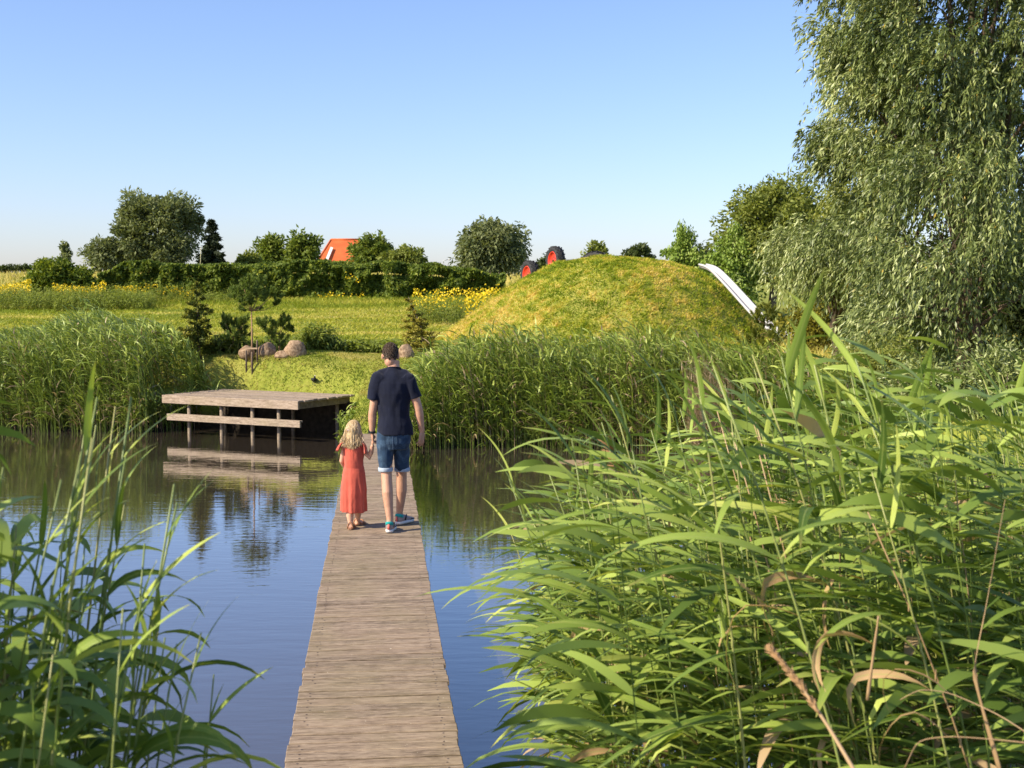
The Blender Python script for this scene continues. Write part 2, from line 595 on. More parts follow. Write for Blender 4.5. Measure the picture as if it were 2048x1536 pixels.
def crown(rng, C, Rr, n_clump, n_leaf, L, W, clump_r, shell=.55, down=.2, top_bias=0.0, lump=.22, flat=1.0, zmin=None, asp=.3, boxy=1.0):
    """leaf-clump crown: uneven ellipsoid of many clumps; returns V,F,tint"""
    C = np.asarray(C, float); Rr = np.asarray(Rr, float)
    u = norm(rng.normal(size=(n_clump, 3)))
    u = np.sign(u) * np.abs(u) ** boxy
    u[:, 2] = u[:, 2] + top_bias
    u = norm(u)
    rad = shell + (1 - shell) * rng.random(n_clump) ** .6
    rad = rad * (1 + lump * vnoise(u * 2.3 + C * .37, 11) * 1.6)
    cc = C + u * Rr * rad[:, None]
    if zmin is not None:
        cc[:, 2] = np.maximum(cc[:, 2], zmin + rng.random(n_clump) * .3)
    cr = clump_r * (.6 + .8 * rng.random(n_clump))
    idx = np.repeat(np.arange(n_clump), n_leaf)
    m = len(idx)
    off = rng.normal(size=(m, 3)) * np.array([1, 1, .75 * flat])
    off = off / np.maximum(1, np.linalg.norm(off, axis=1, keepdims=True) / 1.5)
    p = cc[idx] + off * cr[idx][:, None] * .62
    o = norm(p - C) * .5 + norm(off) * .5 + rng.normal(size=(m, 3)) * .55
    o[:, 2] -= down
    nr = norm(rng.normal(size=(m, 3)) * .8 + norm(off) * .7 + np.array([0, 0, .5]))
    V, Fq = leaf_quads(p, o, nr, L * (.7 + .6 * rng.random(m)), W * (.7 + .6 * rng.random(m)))
    ct = rng.random(n_clump)
    tint = np.clip(.15 + .5 * rng.random(m) + .3 * ct[idx], 0, 1)
    return V, Fq, np.repeat(tint, 4)

M_BARK = flat_mat('tree_bark', (.13, .10, .075), .9, 22, .4, .1, .6)
M_BARK_PINE = flat_mat('pine_bark', (.30, .19, .11), .9, 22, .3, .1, .6)
M_BARK_WILLOW = flat_mat('willow_bark', (.11, .08, .055), .9, 14, .4, .1, .7)
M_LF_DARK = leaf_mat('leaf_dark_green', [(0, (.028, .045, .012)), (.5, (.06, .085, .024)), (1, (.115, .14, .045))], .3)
M_LF_GREY = leaf_mat('leaf_grey_willow', [(0, (.065, .09, .035)), (.5, (.15, .18, .07)), (1, (.27, .29, .13))], .3)
M_LF_HEDGE = leaf_mat('leaf_laurel', [(0, (.04, .07, .010)), (.5, (.12, .17, .02)), (.9, (.25, .28, .03)), (1, (.36, .33, .03))], .3)
M_LF_MID = leaf_mat('leaf_mid_green', [(0, (.055, .09, .015)), (.5, (.14, .19, .03)), (1, (.25, .28, .05))], .35)
M_LF_YEL = leaf_mat('leaf_yellow_green', [(0, (.10, .11, .015)), (.5, (.20, .19, .025)), (1, (.34, .29, .045))], .35)
M_LF_POPLAR = leaf_mat('leaf_poplar', [(0, (.08, .14, .02)), (.5, (.20, .29, .045)), (.82, (.32, .40, .10)), (1, (.38, .42, .24))], .3)
M_LF_OAK = leaf_mat('leaf_olive', [(0, (.075, .105, .02)), (.5, (.18, .215, .04)), (1, (.31, .33, .08))], .35)
M_NEEDLE = leaf_mat('needle_dark', [(0, (.014, .022, .012)), (1, (.04, .055, .025))], .1)
M_PINE = leaf_mat('needle_pine', [(0, (.06, .10, .02)), (.6, (.15, .21, .04)), (1, (.26, .31, .08))], .25)
M_SPRUCE = leaf_mat('needle_spruce', [(0, (.05, .08, .02)), (.6, (.13, .16, .03)), (1, (.32, .30, .04))], .2)
M_GOLD = leaf_mat('needle_gold', [(0, (.13, .13, .02)), (.6, (.26, .23, .03)), (1, (.42, .36, .07))], .25)

def branches(rng, base, top, r0, n_limb, reach, h0=.35, sides=7, up=.5, centre=None):
    """tapered trunk with limbs, joined in ONE mesh"""
    mb = MB()
    base = np.asarray(base, float); top = np.asarray(top, float)
    tt = np.linspace(0, 1, 7)
    pts = base + (top - base) * tt[:, None] + rng.normal(size=(7, 3)) * (np.linalg.norm(top - base) * .018) * np.sin(tt * PI)[:, None]
    mb.tube(pts, r0 * (1.15 - tt * .95), sides)
    for k in range(n_limb):
        s = h0 + (1 - h0) * (k + rng.random()) / n_limb
        p0 = base + (top - base) * s
        a = k * 2.4 + rng.random()
        L = np.asarray(reach, float) * (1.1 - .6 * s) * (.7 + .5 * rng.random())
        d = np.array([math.cos(a) * L[0], math.sin(a) * L[1], L[2] * up * (.5 + rng.random())])
        q = np.array([p0, p0 + d * .35 + [0, 0, .04 * L[2]], p0 + d * .7 + [0, 0, .10 * L[2]], p0 + d])
        rr_ = r0 * (1 - .8 * s) * .55
        mb.tube(q, [rr_, rr_ * .75, rr_ * .5, rr_ * .15], 5)
        for j in range(2):
            b0 = q[1 + j]; dd = norm(rng.normal(size=3) + norm(d) + [0, 0, .5]) * np.linalg.norm(d) * .45
            mb.tube([b0, b0 + dd * .5, b0 + dd], [rr_ * .45, rr_ * .3, rr_ * .08], 4)
    return mb

def tree(name, label, px, Y, pyt, wpx, seed, matc, cat='tree', group=None, n_clump=110, n_leaf=60, L=.22, W=.1, clump=.5, shell=.45, base_py=None, down=.2, aspect_y=.8, low=.12, shape=None, lump=.22, bark=None, top_bias=0.0, boxy=1.0):
    """tree whose crown is centred on photo column px, top at row pyt, wpx wide, standing at distance Y"""
    rng = np.random.default_rng(seed)
    x = P(px, 600, Y)[0]
    z0 = float(top_h(x, Y)) - .05
    if base_py is not None: z0 = P(px, base_py, Y)[2]
    zt = P(px, pyt, Y)[2]
    w = wpx / F_PX * Y / 2
    h = zt - z0
    root = thing(name, label, cat, (x, Y, z0), group)
    c = np.array([0, 0, h * (low + (1 - low) / 2)])
    r = np.array([w, w * aspect_y, h * (1 - low) / 2])
    branches(rng, (0, 0, -.1), (0, 0, h * .8), max(.05, h * .028), 9, (w * .75, w * .7, h * .25), .25).build('trunk', bark or M_BARK, root, True)
    V, Fq, ti = crown(rng, c, r * .93, n_clump, n_leaf, L, W, clump, shell, down, top_bias, lump, zmin=.05, boxy=boxy)
    if shape is not None:
        V = shape(V, h)
    obj('crown', np_mesh('crown', V, Fq, matc, ti), root)
    return root
# ================================================================ BACKGROUND
def grass_mat(name, stops):
    return leaf_mat(name, stops, .3, .6, .2)
M_GR_LAWN = grass_mat('lawn_blades', [(0, (.13, .19, .02)), (.5, (.26, .30, .04)), (1, (.44, .39, .11))])
M_GR_MOUND = grass_mat('mound_blades', [(0, (.15, .22, .012)), (.4, (.35, .40, .03)), (.7, (.55, .47, .07)), (1, (.70, .54, .17))])
M_GR_MEADOW = grass_mat('meadow_blades', [(0, (.20, .25, .02)), (.45, (.42, .41, .055)), (1, (.62, .50, .18))])

def scatter(rng, n, x0, x1, y0, y1, h=ground_h):
    x = rng.uniform(x0, x1, n); y = rng.uniform(y0, y1, n)
    return np.column_stack([x, y, h(x, y)])

FR_ = (-3.86, 23.3); VD_ = (.467, .884)
rng = np.random.default_rng(3)
# lawn
p = scatter(rng, 190000, -9.5, 0.6, 21.5, 34)
d = p[:, 1] - shore(p[:, 0])
p = p[(d > .15) & (p[:, 2] > .1)]
p = p[~((p[:, 0] - FR_[0]) * VD_[0] + (p[:, 1] - FR_[1]) * VD_[1] < 1.75) | (p[:, 0] > -2.9) | (p[:, 2] > .72)]
n1 = fbm(np.column_stack([p[:, 0] * .8, p[:, 1] * .6, p[:, 0] * 0]), 21) + .6 * vnoise(p * 3.0, 22)
hgt = .018 + .026 * rng.random(len(p)) + .06 * np.exp(-(p[:, 1] - shore(p[:, 0])) / .8) * rng.random(len(p))
V, Fq = blades(rng, p, hgt, .020, .9)
tag(obj('lawn_grass', np_mesh('lawn_grass', V, Fq, M_GR_LAWN, np.repeat(np.clip(.5 + n1 * 1.3 + rng.normal(size=len(p)) * .16, 0, 1), 3))), 'short sunlit lawn grass behind the platform', None, None, 'stuff')

# mound grass
a = rng.random(150000) * 2 * PI; r = np.sqrt(rng.random(150000)) * 7.6
p = np.column_stack([MC[0] + r * np.cos(a), MC[1] + r * np.sin(a)])
p = p[p[:, 1] < MC[1] + 3]
p = np.column_stack([p, mound_h(p[:, 0], p[:, 1])])
p = p[p[:, 2] > ground_h(p[:, 0], p[:, 1]) - .05]
n1 = .55 * fbm(p * np.array([.55, .55, .8]), 31) + 1.0 * fbm(p * np.array([2.6, 2.6, 3.0]), 37) + .5 * vnoise(p * 7, 39)
n2 = vnoise(p * 4.2, 41)
hgt = .03 + .05 * rng.random(len(p)) + .08 * np.clip(n2, 0, 1)
V, Fq = blades(rng, p, hgt, .04, .9)
left = np.clip((MC[0] - 1.5 - p[:, 0]) / 4, 0, 1) * .3
tag(obj('mound_grass', np_mesh('mound_grass', V, Fq, M_GR_MOUND, np.repeat(np.clip(.45 + n1 * .95 + left + rng.normal(size=len(p)) * .16, 0, 1), 3))), 'tufty half dry grass covering the mound', None, None, 'stuff')

# meadow
p = scatter(rng, 165000, -30, 4, 33, 82)
p = p[np.abs(p[:, 0]) < p[:, 1] * .42 + 1]
n1 = fbm(np.column_stack([p[:, 0] * .12, p[:, 1] * .5, p[:, 0] * 0]), 51)
edge = np.clip((p[:, 1] - 66) / 4, 0, 1)
hgt = .05 + .07 * rng.random(len(p)) + edge * .25 * rng.random(len(p))
V, Fq = blades(rng, p, hgt, .06, .9)
tag(obj('meadow_grass', np_mesh('meadow_grass', V, Fq, M_GR_MEADOW, np.repeat(np.clip(.52 + n1 * 1.5 - edge * .35 + rng.normal(size=len(p)) * .15, 0, 1), 3))), 'mown meadow grass with pale dry streaks', None, None, 'stuff')
# far dike top grass
p = scatter(rng, 30000, -55, 2, 82, 112)
V, Fq = blades(rng, p, .25 + .35 * rng.random(len(p)), .07, .35)
tag(obj('dike_grass', np_mesh('dike_grass', V, Fq, M_GR_MEADOW, np.repeat(np.clip(.8 + rng.normal(size=len(p)) * .2, 0, 1), 3))), 'dry tall grass on the far dike slope', None, None, 'stuff')

# tall weeds: strips of herbs
M_WEED = leaf_mat('weed_leaves', [(0, (.10, .135, .022)), (.5, (.24, .29, .05)), (.78, (.34, .37, .08)), (1, (.42, .33, .13))], .35)
def weeds(name, label, regions, seed, mat, L, W):
    rng = np.random.default_rng(seed)
    VV, FF, TT, c = [], [], [], 0
    for (px0, px1, Y0, Y1, n, h) in regions:
        Y = rng.uniform(Y0, Y1, n); px = rng.uniform(px0, px1, n)
        x = (px - 1024) / F_PX * Y
        hh = h * (.5 + .7 * rng.random(n)) * (1 + .35 * vnoise(np.column_stack([x * .9, Y * .9, x * 0]), seed))
        V, Fq, ti = reed_bed(rng, np.column_stack([x, Y]), ground_h(x, Y), hh, 8, (.6, -.2), L, W, 2, dead=.04, lower=.1, spread=2.5, stemr=.006)
        VV.append(V); FF.append(Fq + c); TT.append(ti); c += len(V)
    return tag(obj(name, np_mesh(name, np.concatenate(VV), np.concatenate(FF), mat, np.concatenate(TT))), label, None, None, 'stuff')
weeds('weeds', 'tall weeds and herbs at the lawn edge and along the meadow', [(400, 800, 28.2, 29.6, 600, .24), (600, 660, 28.0, 28.8, 110, .42), (400, 480, 27.6, 28.8, 220, .42), (-20, 310, 67, 74, 1500, .75), (110, 300, 66, 69, 400, .8), (820, 990, 56, 66, 500, .8), (310, 480, 71, 74, 260, .7)], 61, M_WEED, .28, .05)

# yellow rape flowers
M_YEL = leaf_mat('yellow_petals', [(0, (.62, .42, .01)), (1, (.85, .66, .03))], .25, .5)
rng = np.random.default_rng(71)
VV, TT = [], []
for (px0, px1, Y0, Y1, n, py0, py1) in [(-20, 62, 72, 80, 1500, 566, 588), (105, 212, 71, 74, 900, 571, 590), (230, 300, 71.5, 74, 300, 574, 590), (300, 390, 72, 74.5, 330, 576, 590), (825, 1000, 58, 66, 1500, 582, 622), (930, 1000, 50, 56, 400, 590, 640), (630, 730, 73, 75, 260, 592, 606), (690, 720, 75, 75.5, 60, 545, 560)]:
    Y = rng.uniform(Y0, Y1, n); px = rng.uniform(px0, px1, n)
    wob = vnoise(np.column_stack([px * .035, Y * .4, px * 0]), 77); wob2 = vnoise(np.column_stack([px * .14, Y * .9, px * 0]), 78)
    py = py0 + (py1 - py0) * rng.random(n) ** 1.3 + 9 * wob + 5 * wob2 + (np.clip((px - 900) / 100, 0, 1) * -6 if px0 > 800 else 0)
    for i in range(n):
        VV.append(P(px[i], py[i], Y[i]))
VV = np.array(VV)
cl = vnoise(VV * np.array([1.2, 1.2, 2]), 73)
VV = VV[cl + .5 * vnoise(VV * 4.0, 74) > -.1]
m = len(VV)
V, Fq = leaf_quads(VV, rng.normal(size=(m, 3)), rng.normal(size=(m, 3)) + [0, -.5, 1], .10, .09)
tag(obj('yellow_flowers', np_mesh('yellow_flowers', V, Fq, M_YEL, np.repeat(rng.random(m), 4))), 'yellow rapeseed flowers along the meadow edges', None, None, 'stuff')

# clipped laurel hedge
rng = np.random.default_rng(81)
hx0, hx1 = P(205, 560, 76)[0], P(1010, 560, 78)[0]
root = thing('hedge', 'long clipped laurel hedge running across the far side of the meadow', 'hedge', (0, 77, 0))
n = 60000
u = rng.random(n)
x = hx0 + (hx1 - hx0) * u
topz = np.interp(u, [0, .06, .5, .8, 1], [4.0, 4.5, 4.5, 4.35, 3.9])
basez = ground_h(x, x * 0 + 75) - .1
face = rng.random(n)
yy = np.where(face < .62, 75.2 + rng.random(n) * .5, 75.2 + rng.random(n) * 2.6)
zz = np.where(face < .62, basez + (topz - basez) * rng.random(n), topz - rng.random(n) * .35)
lumpn = fbm(np.column_stack([x * 1.3, zz * 1.3, x * 0]), 83)
yy = yy - lumpn * .9; zz = zz + .25 * vnoise(np.column_stack([x * .9, yy * .9, x * 0]), 85) * (zz > topz - .6)
yy = yy + np.clip((u - .93) * 20, 0, 1) * 0
pp = np.column_stack([x, yy - 77, zz])
nr = norm(rng.normal(size=(n, 3)) * .7 + np.array([0, -.9, .5]))
V, Fq = leaf_quads(pp, rng.normal(size=(n, 3)) + [0, -.2, -.4], nr, .26 * (.7 + .6 * rng.random(n)), .13)
obj('foliage', np_mesh('foliage', V, Fq, M_LF_HEDGE, np.repeat(np.clip(rng.beta(2, 2.6, n) + .12 * lumpn, 0, 1), 4)), root)
mb = MB()
for i in range(46):
    sx = hx0 + (hx1 - hx0) * (i + .5) / 46
    zb = float(ground_h(sx, 76.5))
    mb.tube([(sx, -.4, zb - .1), (sx + .1, -.35, zb + .8), (sx - .1, -.4, zb + 1.6)], [.07, .05, .03], 5)
mb.build('stem', M_BARK, root)

# far trees, one by one
T = tree
T('broad_willow_tree', 'big dense rounded willow behind the left end of the hedge', 314, 105, 370, 184, 101, M_LF_GREY, n_clump=170, n_leaf=150, L=.40, W=.15, clump=.85, shell=.35, low=-.15, base_py=545, lump=.06, boxy=.75)
T('low_willow_tree', 'low pale willow leaning out left of the big rounded tree', 212, 104, 474, 74, 102, M_LF_GREY, n_clump=60, n_leaf=50, L=.4, W=.14, clump=.6, base_py=548, low=.05)
T('slim_poplar_tree', 'lone slim columnar tree on the far left skyline', 133, 190, 482, 17, 103, M_LF_GREY, n_clump=40, n_leaf=40, L=.5, W=.25, clump=.5, base_py=550, low=.0)
T('scrub_bush', 'thin dark scrub on the dike crest at the left picture edge', 12, 108, 531, 44, 151, M_LF_DARK, 'bush', n_clump=22, n_leaf=30, L=.3, W=.1, clump=.3, base_py=545, low=0)
T('scrub_bush', 'thin dark scrub on the dike crest left of the rounded bush', 46, 108, 529, 34, 152, M_LF_DARK, 'bush', n_clump=18, n_leaf=30, L=.3, W=.1, clump=.3, base_py=545, low=0)
T('rounded_bush', 'dark rounded bush in front of the dike at far left', 106, 84, 517, 92, 104, M_LF_HEDGE, 'bush', n_clump=130, n_leaf=70, L=.28, W=.14, clump=.45, base_py=585, low=-.1, shell=.5)
T('rounded_bush', 'smaller dark bush touching the right side of the rounded far left bush', 158, 84, 537, 62, 105, M_LF_HEDGE, 'bush', n_clump=70, n_leaf=70, L=.28, W=.14, clump=.4, base_py=585, low=-.1, shell=.5)
T('garden_tree', 'loose light green tree left of the red roof, second from it', 545, 120, 466, 62, 107, M_LF_MID, n_clump=80, n_leaf=50, L=.4, W=.2, clump=.6, base_py=550, low=.05, lump=.35)
T('garden_tree', 'loose light green tree directly left of the red roof', 603, 118, 462, 66, 108, M_LF_MID, n_clump=90, n_leaf=50, L=.4, W=.2, clump=.6, base_py=550, low=.05, lump=.35)
T('garden_tree', 'bushy green tree covering the right side of the red roof', 742, 116, 471, 84, 109, M_LF_MID, n_clump=120, n_leaf=50, L=.4, W=.2, clump=.6, base_py=550, low=.0, lump=.3)
T('garden_tree', 'low rusty green tree at the right end of the garden tree row', 812, 112, 492, 84, 110, M_LF_OAK, n_clump=100, n_leaf=50, L=.36, W=.18, clump=.55, base_py=550, low=.0)
T('garden_shrub', 'small dark shrub peeping over the hedge right of the shed', 497, 110, 506, 44, 111, M_LF_OAK, 'bush', n_clump=45, n_leaf=50, L=.36, W=.18, clump=.5, base_py=550, low=.0)
T('round_willow_tree', 'round grey green tree standing free behind the right end of the hedge', 982, 88, 437, 142, 112, M_LF_GREY, n_clump=150, n_leaf=110, L=.34, W=.12, clump=.68, shell=.55, base_py=570, low=.02, down=.6, lump=.15)
T('far_tree', 'small dark tree top seen between the two red tractor wheels', 1094, 120, 508, 40, 113, M_LF_DARK, n_clump=30, n_leaf=40, L=.4, W=.2, clump=.5, base_py=570)
T('far_tree', 'small tree top peeping over the middle of the mound crest', 1190, 120, 486, 52, 114, M_LF_OAK, n_clump=50, n_leaf=45, L=.4, W=.2, clump=.5, base_py=570)
T('far_tree', 'pointed dark tree top peeping over the mound crest right of the middle', 1277, 118, 482, 64, 115, M_LF_DARK, n_clump=60, n_leaf=45, L=.4, W=.2, clump=.5, base_py=570)
def poplar(V, h):
    s = np.clip(V[:, 2] / h, 0, 1.1)
    k = np.interp(s, [0, .35, .6, 1.05], [1, 1.05, .85, .3])
    V = V.copy(); V[:, 0] *= k; V[:, 1] *= k
    return V
T('poplar_tree', 'young glossy poplar above the top of the slide', 1364, 64, 436, 98, 116, M_LF_POPLAR, n_clump=120, n_leaf=55, L=.17, W=.13, clump=.42, base_py=620, low=.08, shape=poplar, shell=.3)
T('poplar_tree', 'glossy poplar right of the slide, partly behind the weeping willow', 1468, 61, 442, 118, 117, M_LF_POPLAR, n_clump=170, n_leaf=60, L=.17, W=.13, clump=.42, base_py=640, low=.05, shape=poplar, shell=.3)
T('dark_tree', 'dark narrow tree between the two poplars', 1408, 75, 474, 50, 118, M_LF_DARK, n_clump=40, n_leaf=50, L=.25, W=.13, clump=.4, base_py=600, low=.05)
T('open_crowned_tree', 'tall open crowned tree rising behind the poplars', 1545, 62, 338, 215, 119, M_LF_OAK, n_clump=330, n_leaf=60, L=.22, W=.11, clump=.5, base_py=650, low=.25, shell=.25, lump=.3)
# dark conifer right of the big tree
def conifer(name, label, px, Y, pyt, pyb, wpx, seed, mat, cat='tree', tiers=9, lean=0.0, n=260, bark=None, L=.3, W=.09, gap=.0, group=None, droop=.25):
    rng = np.random.default_rng(seed)
    b = P(px, pyb, Y); zt = P(px, pyt, Y)[2]
    if Y < 60: b[2] = float(top_h(b[0], b[1])) - .03
    h = zt - b[2]; w = wpx / F_PX * Y / 2
    root = thing(name, label, cat, b, group)
    mb = MB()
    mb.tube([(0, 0, -.1), (lean * .3 * h, 0, h * .5), (lean * h, 0, h)], [h * .026, h * .018, h * .004], 7)
    C, D, TI = [], [], []
    for k in range(tiers):
        s = gap + (1 - gap) * (k + .3) / tiers
        nb = max(4, int(8 * (1 - s * .6)))
        for j in range(nb):
            a = 2 * PI * (j + rng.random() * .6) / nb + k
            r = w * (1.0 - (s - gap) / (1 - gap)) ** .85 * (.75 + .45 * rng.random()) + .04
            z0 = h * s + rng.normal() * .02 * h
            x0 = lean * h * s
            r *= .7 + .6 * rng.random(); z0 += rng.normal() * .25 * h / tiers
            tip = np.array([x0 + math.cos(a) * r, math.sin(a) * r, z0 + r * (.35 - droop * 1.5 * rng.random())])
            b0 = np.array([x0, 0, z0])
            mid = (b0 + tip) / 2 + [0, 0, -.06 * r]
            mb.tube([b0, mid, tip], [h * .007, h * .005, h * .002], 4)
            m = max(10, int(n / tiers))
            u = rng.random(m) ** .7
            pp = b0 + (tip - b0) * u[:, None] + np.array([0, 0, -.22 * r]) * (u * (1 - u))[:, None]
            pp = pp + rng.normal(size=(m, 3)) * (.10 * r * (1.1 - u * .6))[:, None]
            dd = np.array([math.cos(a), math.sin(a), -.1]) + rng.normal(size=(m, 3)) * .65
            C.append(pp); D.append(dd); TI.append(np.clip(.2 + .6 * rng.random(m) + .3 * (u > .7), 0, 1))
    C = np.concatenate(C); D = np.concatenate(D); TI = np.concatenate(TI)
    mb.build('trunk', bark or M_BARK, root, True)
    V, Fq = leaf_quads(C, D, rng.normal(size=C.shape) + [0, 0, 1], L * (.7 + .6 * rng.random(len(C))), W)
    obj('crown', np_mesh('crown', V, Fq, mat, np.repeat(TI, 4)), root)
    return root
conifer('dark_conifer', 'ragged dark conifer beside the right flank of the big rounded willow', 426, 102, 440, 548, 64, 121, M_NEEDLE, tiers=12, n=700, L=.6, W=.2, droop=.3)

# red roofed house
rt = thing('house', 'house with a bright orange red tiled roof behind the garden trees', 'house', P(680, 540, 200))
def Lp(px, py, Y): return P(px, py, Y) - P(680, 540, 200)
M_ROOF = None
t = NT('roof_tiles')
wv = t.node('TexWave', wave_type='BANDS', bands_direction='Z'); wv.inputs['Scale'].default_value = 1.6; t.link(t.pos(), wv.inputs[0])
nz = t.noise(t.pos(), .8, 3)
M_ROOF = t.done(t.bsdf(t.mix(t.math('MULTIPLY', wv.outputs[1], .35), t.ramp(nz, [(.3, (.52, .11, .035)), (.7, (.64, .16, .05))]), (.36, .07, .025)), .8, .2, bump=wv.outputs[1], bstr=.4, bdist=.05))
M_WHITE = flat_mat('white_paint', (.78, .76, .72), .6, 6, .05)
M_WALL = flat_mat('house_wall', (.62, .60, .56), .8, 4, .08)
M_REDBR = flat_mat('red_brick_wall', (.32, .11, .07), .85, 12, .2)
Yh = 200
A, B_, C_, D_ = Lp(634, 523, Yh), Lp(662, 479, Yh + 3), Lp(722, 479, Yh + 3), Lp(750, 523, Yh)
E, Fz = Lp(634, 523, Yh + 6) , Lp(750, 523, Yh + 6)
E[2] = A[2]; Fz[2] = D_[2]; E[0] = A[0]; Fz[0] = D_[0]
th_ = np.array([0, 0, .18])
mb = MB(); mb.add([A, B_, C_, D_, E, Fz, A - th_, D_ - th_, Fz - th_, E - th_], [(0, 3, 2, 1), (4, 1, 2, 5), (0, 1, 4), (3, 5, 2), (0, 6, 7, 3), (3, 7, 8, 5), (5, 8, 9, 4), (4, 9, 6, 0), (9, 8, 7, 6)])
roof = mb.build('roof', M_ROOF, rt)
mb = MB(); mb.tube([B_, C_], [.16, .16], 8); mb.tube([A, B_], [.13, .13], 8); mb.tube([C_, D_], [.13, .13], 8)
mb.build('ridge_tiles', M_ROOF, roof, True)
mb = MB(); a0, a1 = Lp(662, 496, Yh + 1.7), Lp(655, 521, Yh - .3)
mb.box((a0 + a1) / 2 + [0, -.12, 0], (.42, .22, np.linalg.norm(a1 - a0)), Euler((R(-40), R(16), 0)).to_matrix())
mb.build('roof_light_frame', M_WHITE, roof)
x0, x1 = A[0] + .4, D_[0] - .4
mb = MB(); mb.box(((x0 + x1) / 2, (A[1] + E[1]) / 2, A[2] - 1.8), (x1 - x0, E[1] - A[1] - .6, 3.3)); mb.build('wall', M_REDBR, rt)
mb = MB(); gw = Lp(666, 528, Yh); mb.box((gw[0], A[1] + .2, A[2] - .75), (1.5, .12, 1.0)); wnd = mb.build('window', M_WHITE, rt)
mb = MB(); mb.box((gw[0], A[1] + .12, A[2] - .8), (1.2, .06, .7)); mb.build('pane', flat_mat('window_glass', (.03, .035, .04), .05, 3, .1, .6), wnd)
mb = MB(); mb.box(((x0 + x1) / 2, A[1] - .06, A[2] - .22), (D_[0] - A[0], .12, .14)); mb.build('gutter', M_WHITE, rt)
# shed roof over the hedge
sb = P(433, 548, 95)
rt = thing('shed', 'small shed with a dull red roof and white gable boards over the hedge', 'shed', sb)
def Ls(px, py, Y): return P(px, py, Y) - sb
a, b, c = Ls(412, 538, 95), Ls(425, 529, 95), Ls(436, 538, 95)
dpt = np.array([1.6, 2.2, 0])
t_ = np.array([0, 0, -.05])
M_SHEDROOF = flat_mat('dull_red_roof', (.25, .09, .06), .85, 5, .2)
mb = MB(); mb.add([a, b, c, a + dpt, b + dpt, c + dpt, a + t_, b + t_, c + t_, a + dpt + t_, b + dpt + t_, c + dpt + t_], [(0, 1, 4, 3), (1, 2, 5, 4), (6, 9, 10, 7), (7, 10, 11, 8), (0, 6, 7, 1), (1, 7, 8, 2), (3, 4, 10, 9), (4, 5, 11, 10), (0, 3, 9, 6), (2, 8, 11, 5)])
mb.build('roof', M_SHEDROOF, rt)
mb = MB(); mb.tube([a + [0, -.05, 0], b + [0, -.05, 0]], .05, 6); mb.tube([b + [0, -.05, 0], c + [0, -.05, 0]], .05, 6); mb.build('gable_board', M_WHITE, rt)
mb = MB(); w0, w1 = a + [.08, .05, -.04], c + [-.08, .05, -.04]
wq = [w0, w1, b + [0, .05, -.06], w0 - [0, 0, 1.2], w1 - [0, 0, 1.2]]
wq = wq + [v + dpt * .9 for v in wq]
mb.add(wq, [(0, 1, 4, 3), (0, 2, 1), (5, 8, 9, 6), (5, 6, 7), (0, 3, 8, 5), (1, 6, 9, 4)]); mb.build('wall', M_BARK, rt)
# lamp post, mast
M_GALV = flat_mat('galvanised_steel', (.42, .43, .43), .5, 20, .08, .5, .05, .6)
b = P(887, 552, 150); top = P(887, 526, 150) - b; arm = P(897, 519, 150) - b; hd = P(902, 519, 150) - b
rt = thing('street_lamp', 'thin street lamp with a curved arm on the skyline right of the garden trees', 'street lamp', b)
mb = MB(); mb.tube([(0, 0, 0), top], [.07, .05], 6); mb.tube([top, top + [.02, 0, (arm - top)[2] * .7], arm], [.05, .045, .04], 6); mb.build('pole', M_GALV, rt, True)
mb = MB(); mb.tube([arm, (arm + hd) / 2, hd], [[.06, .05], [.11, .06], [.04, .03]], 8); mb.build('lamp_head', M_GALV, rt, True)
b = P(400, 548, 92); top = P(402, 494, 92) - b
rt = thing('flag_pole', 'thin bare pole standing in front of the big rounded willow', 'pole', b)
mb = MB(); mb.tube([(0, 0, 0), top], [.028, .018], 6); mb.build('pole', flat_mat('pale_pole', (.55, .5, .3), .6, 10, .1), rt, True)
mb = MB(); mb.ball(top, .05, 8, 6); mb.build('pole_cap', M_GALV, rt, True)

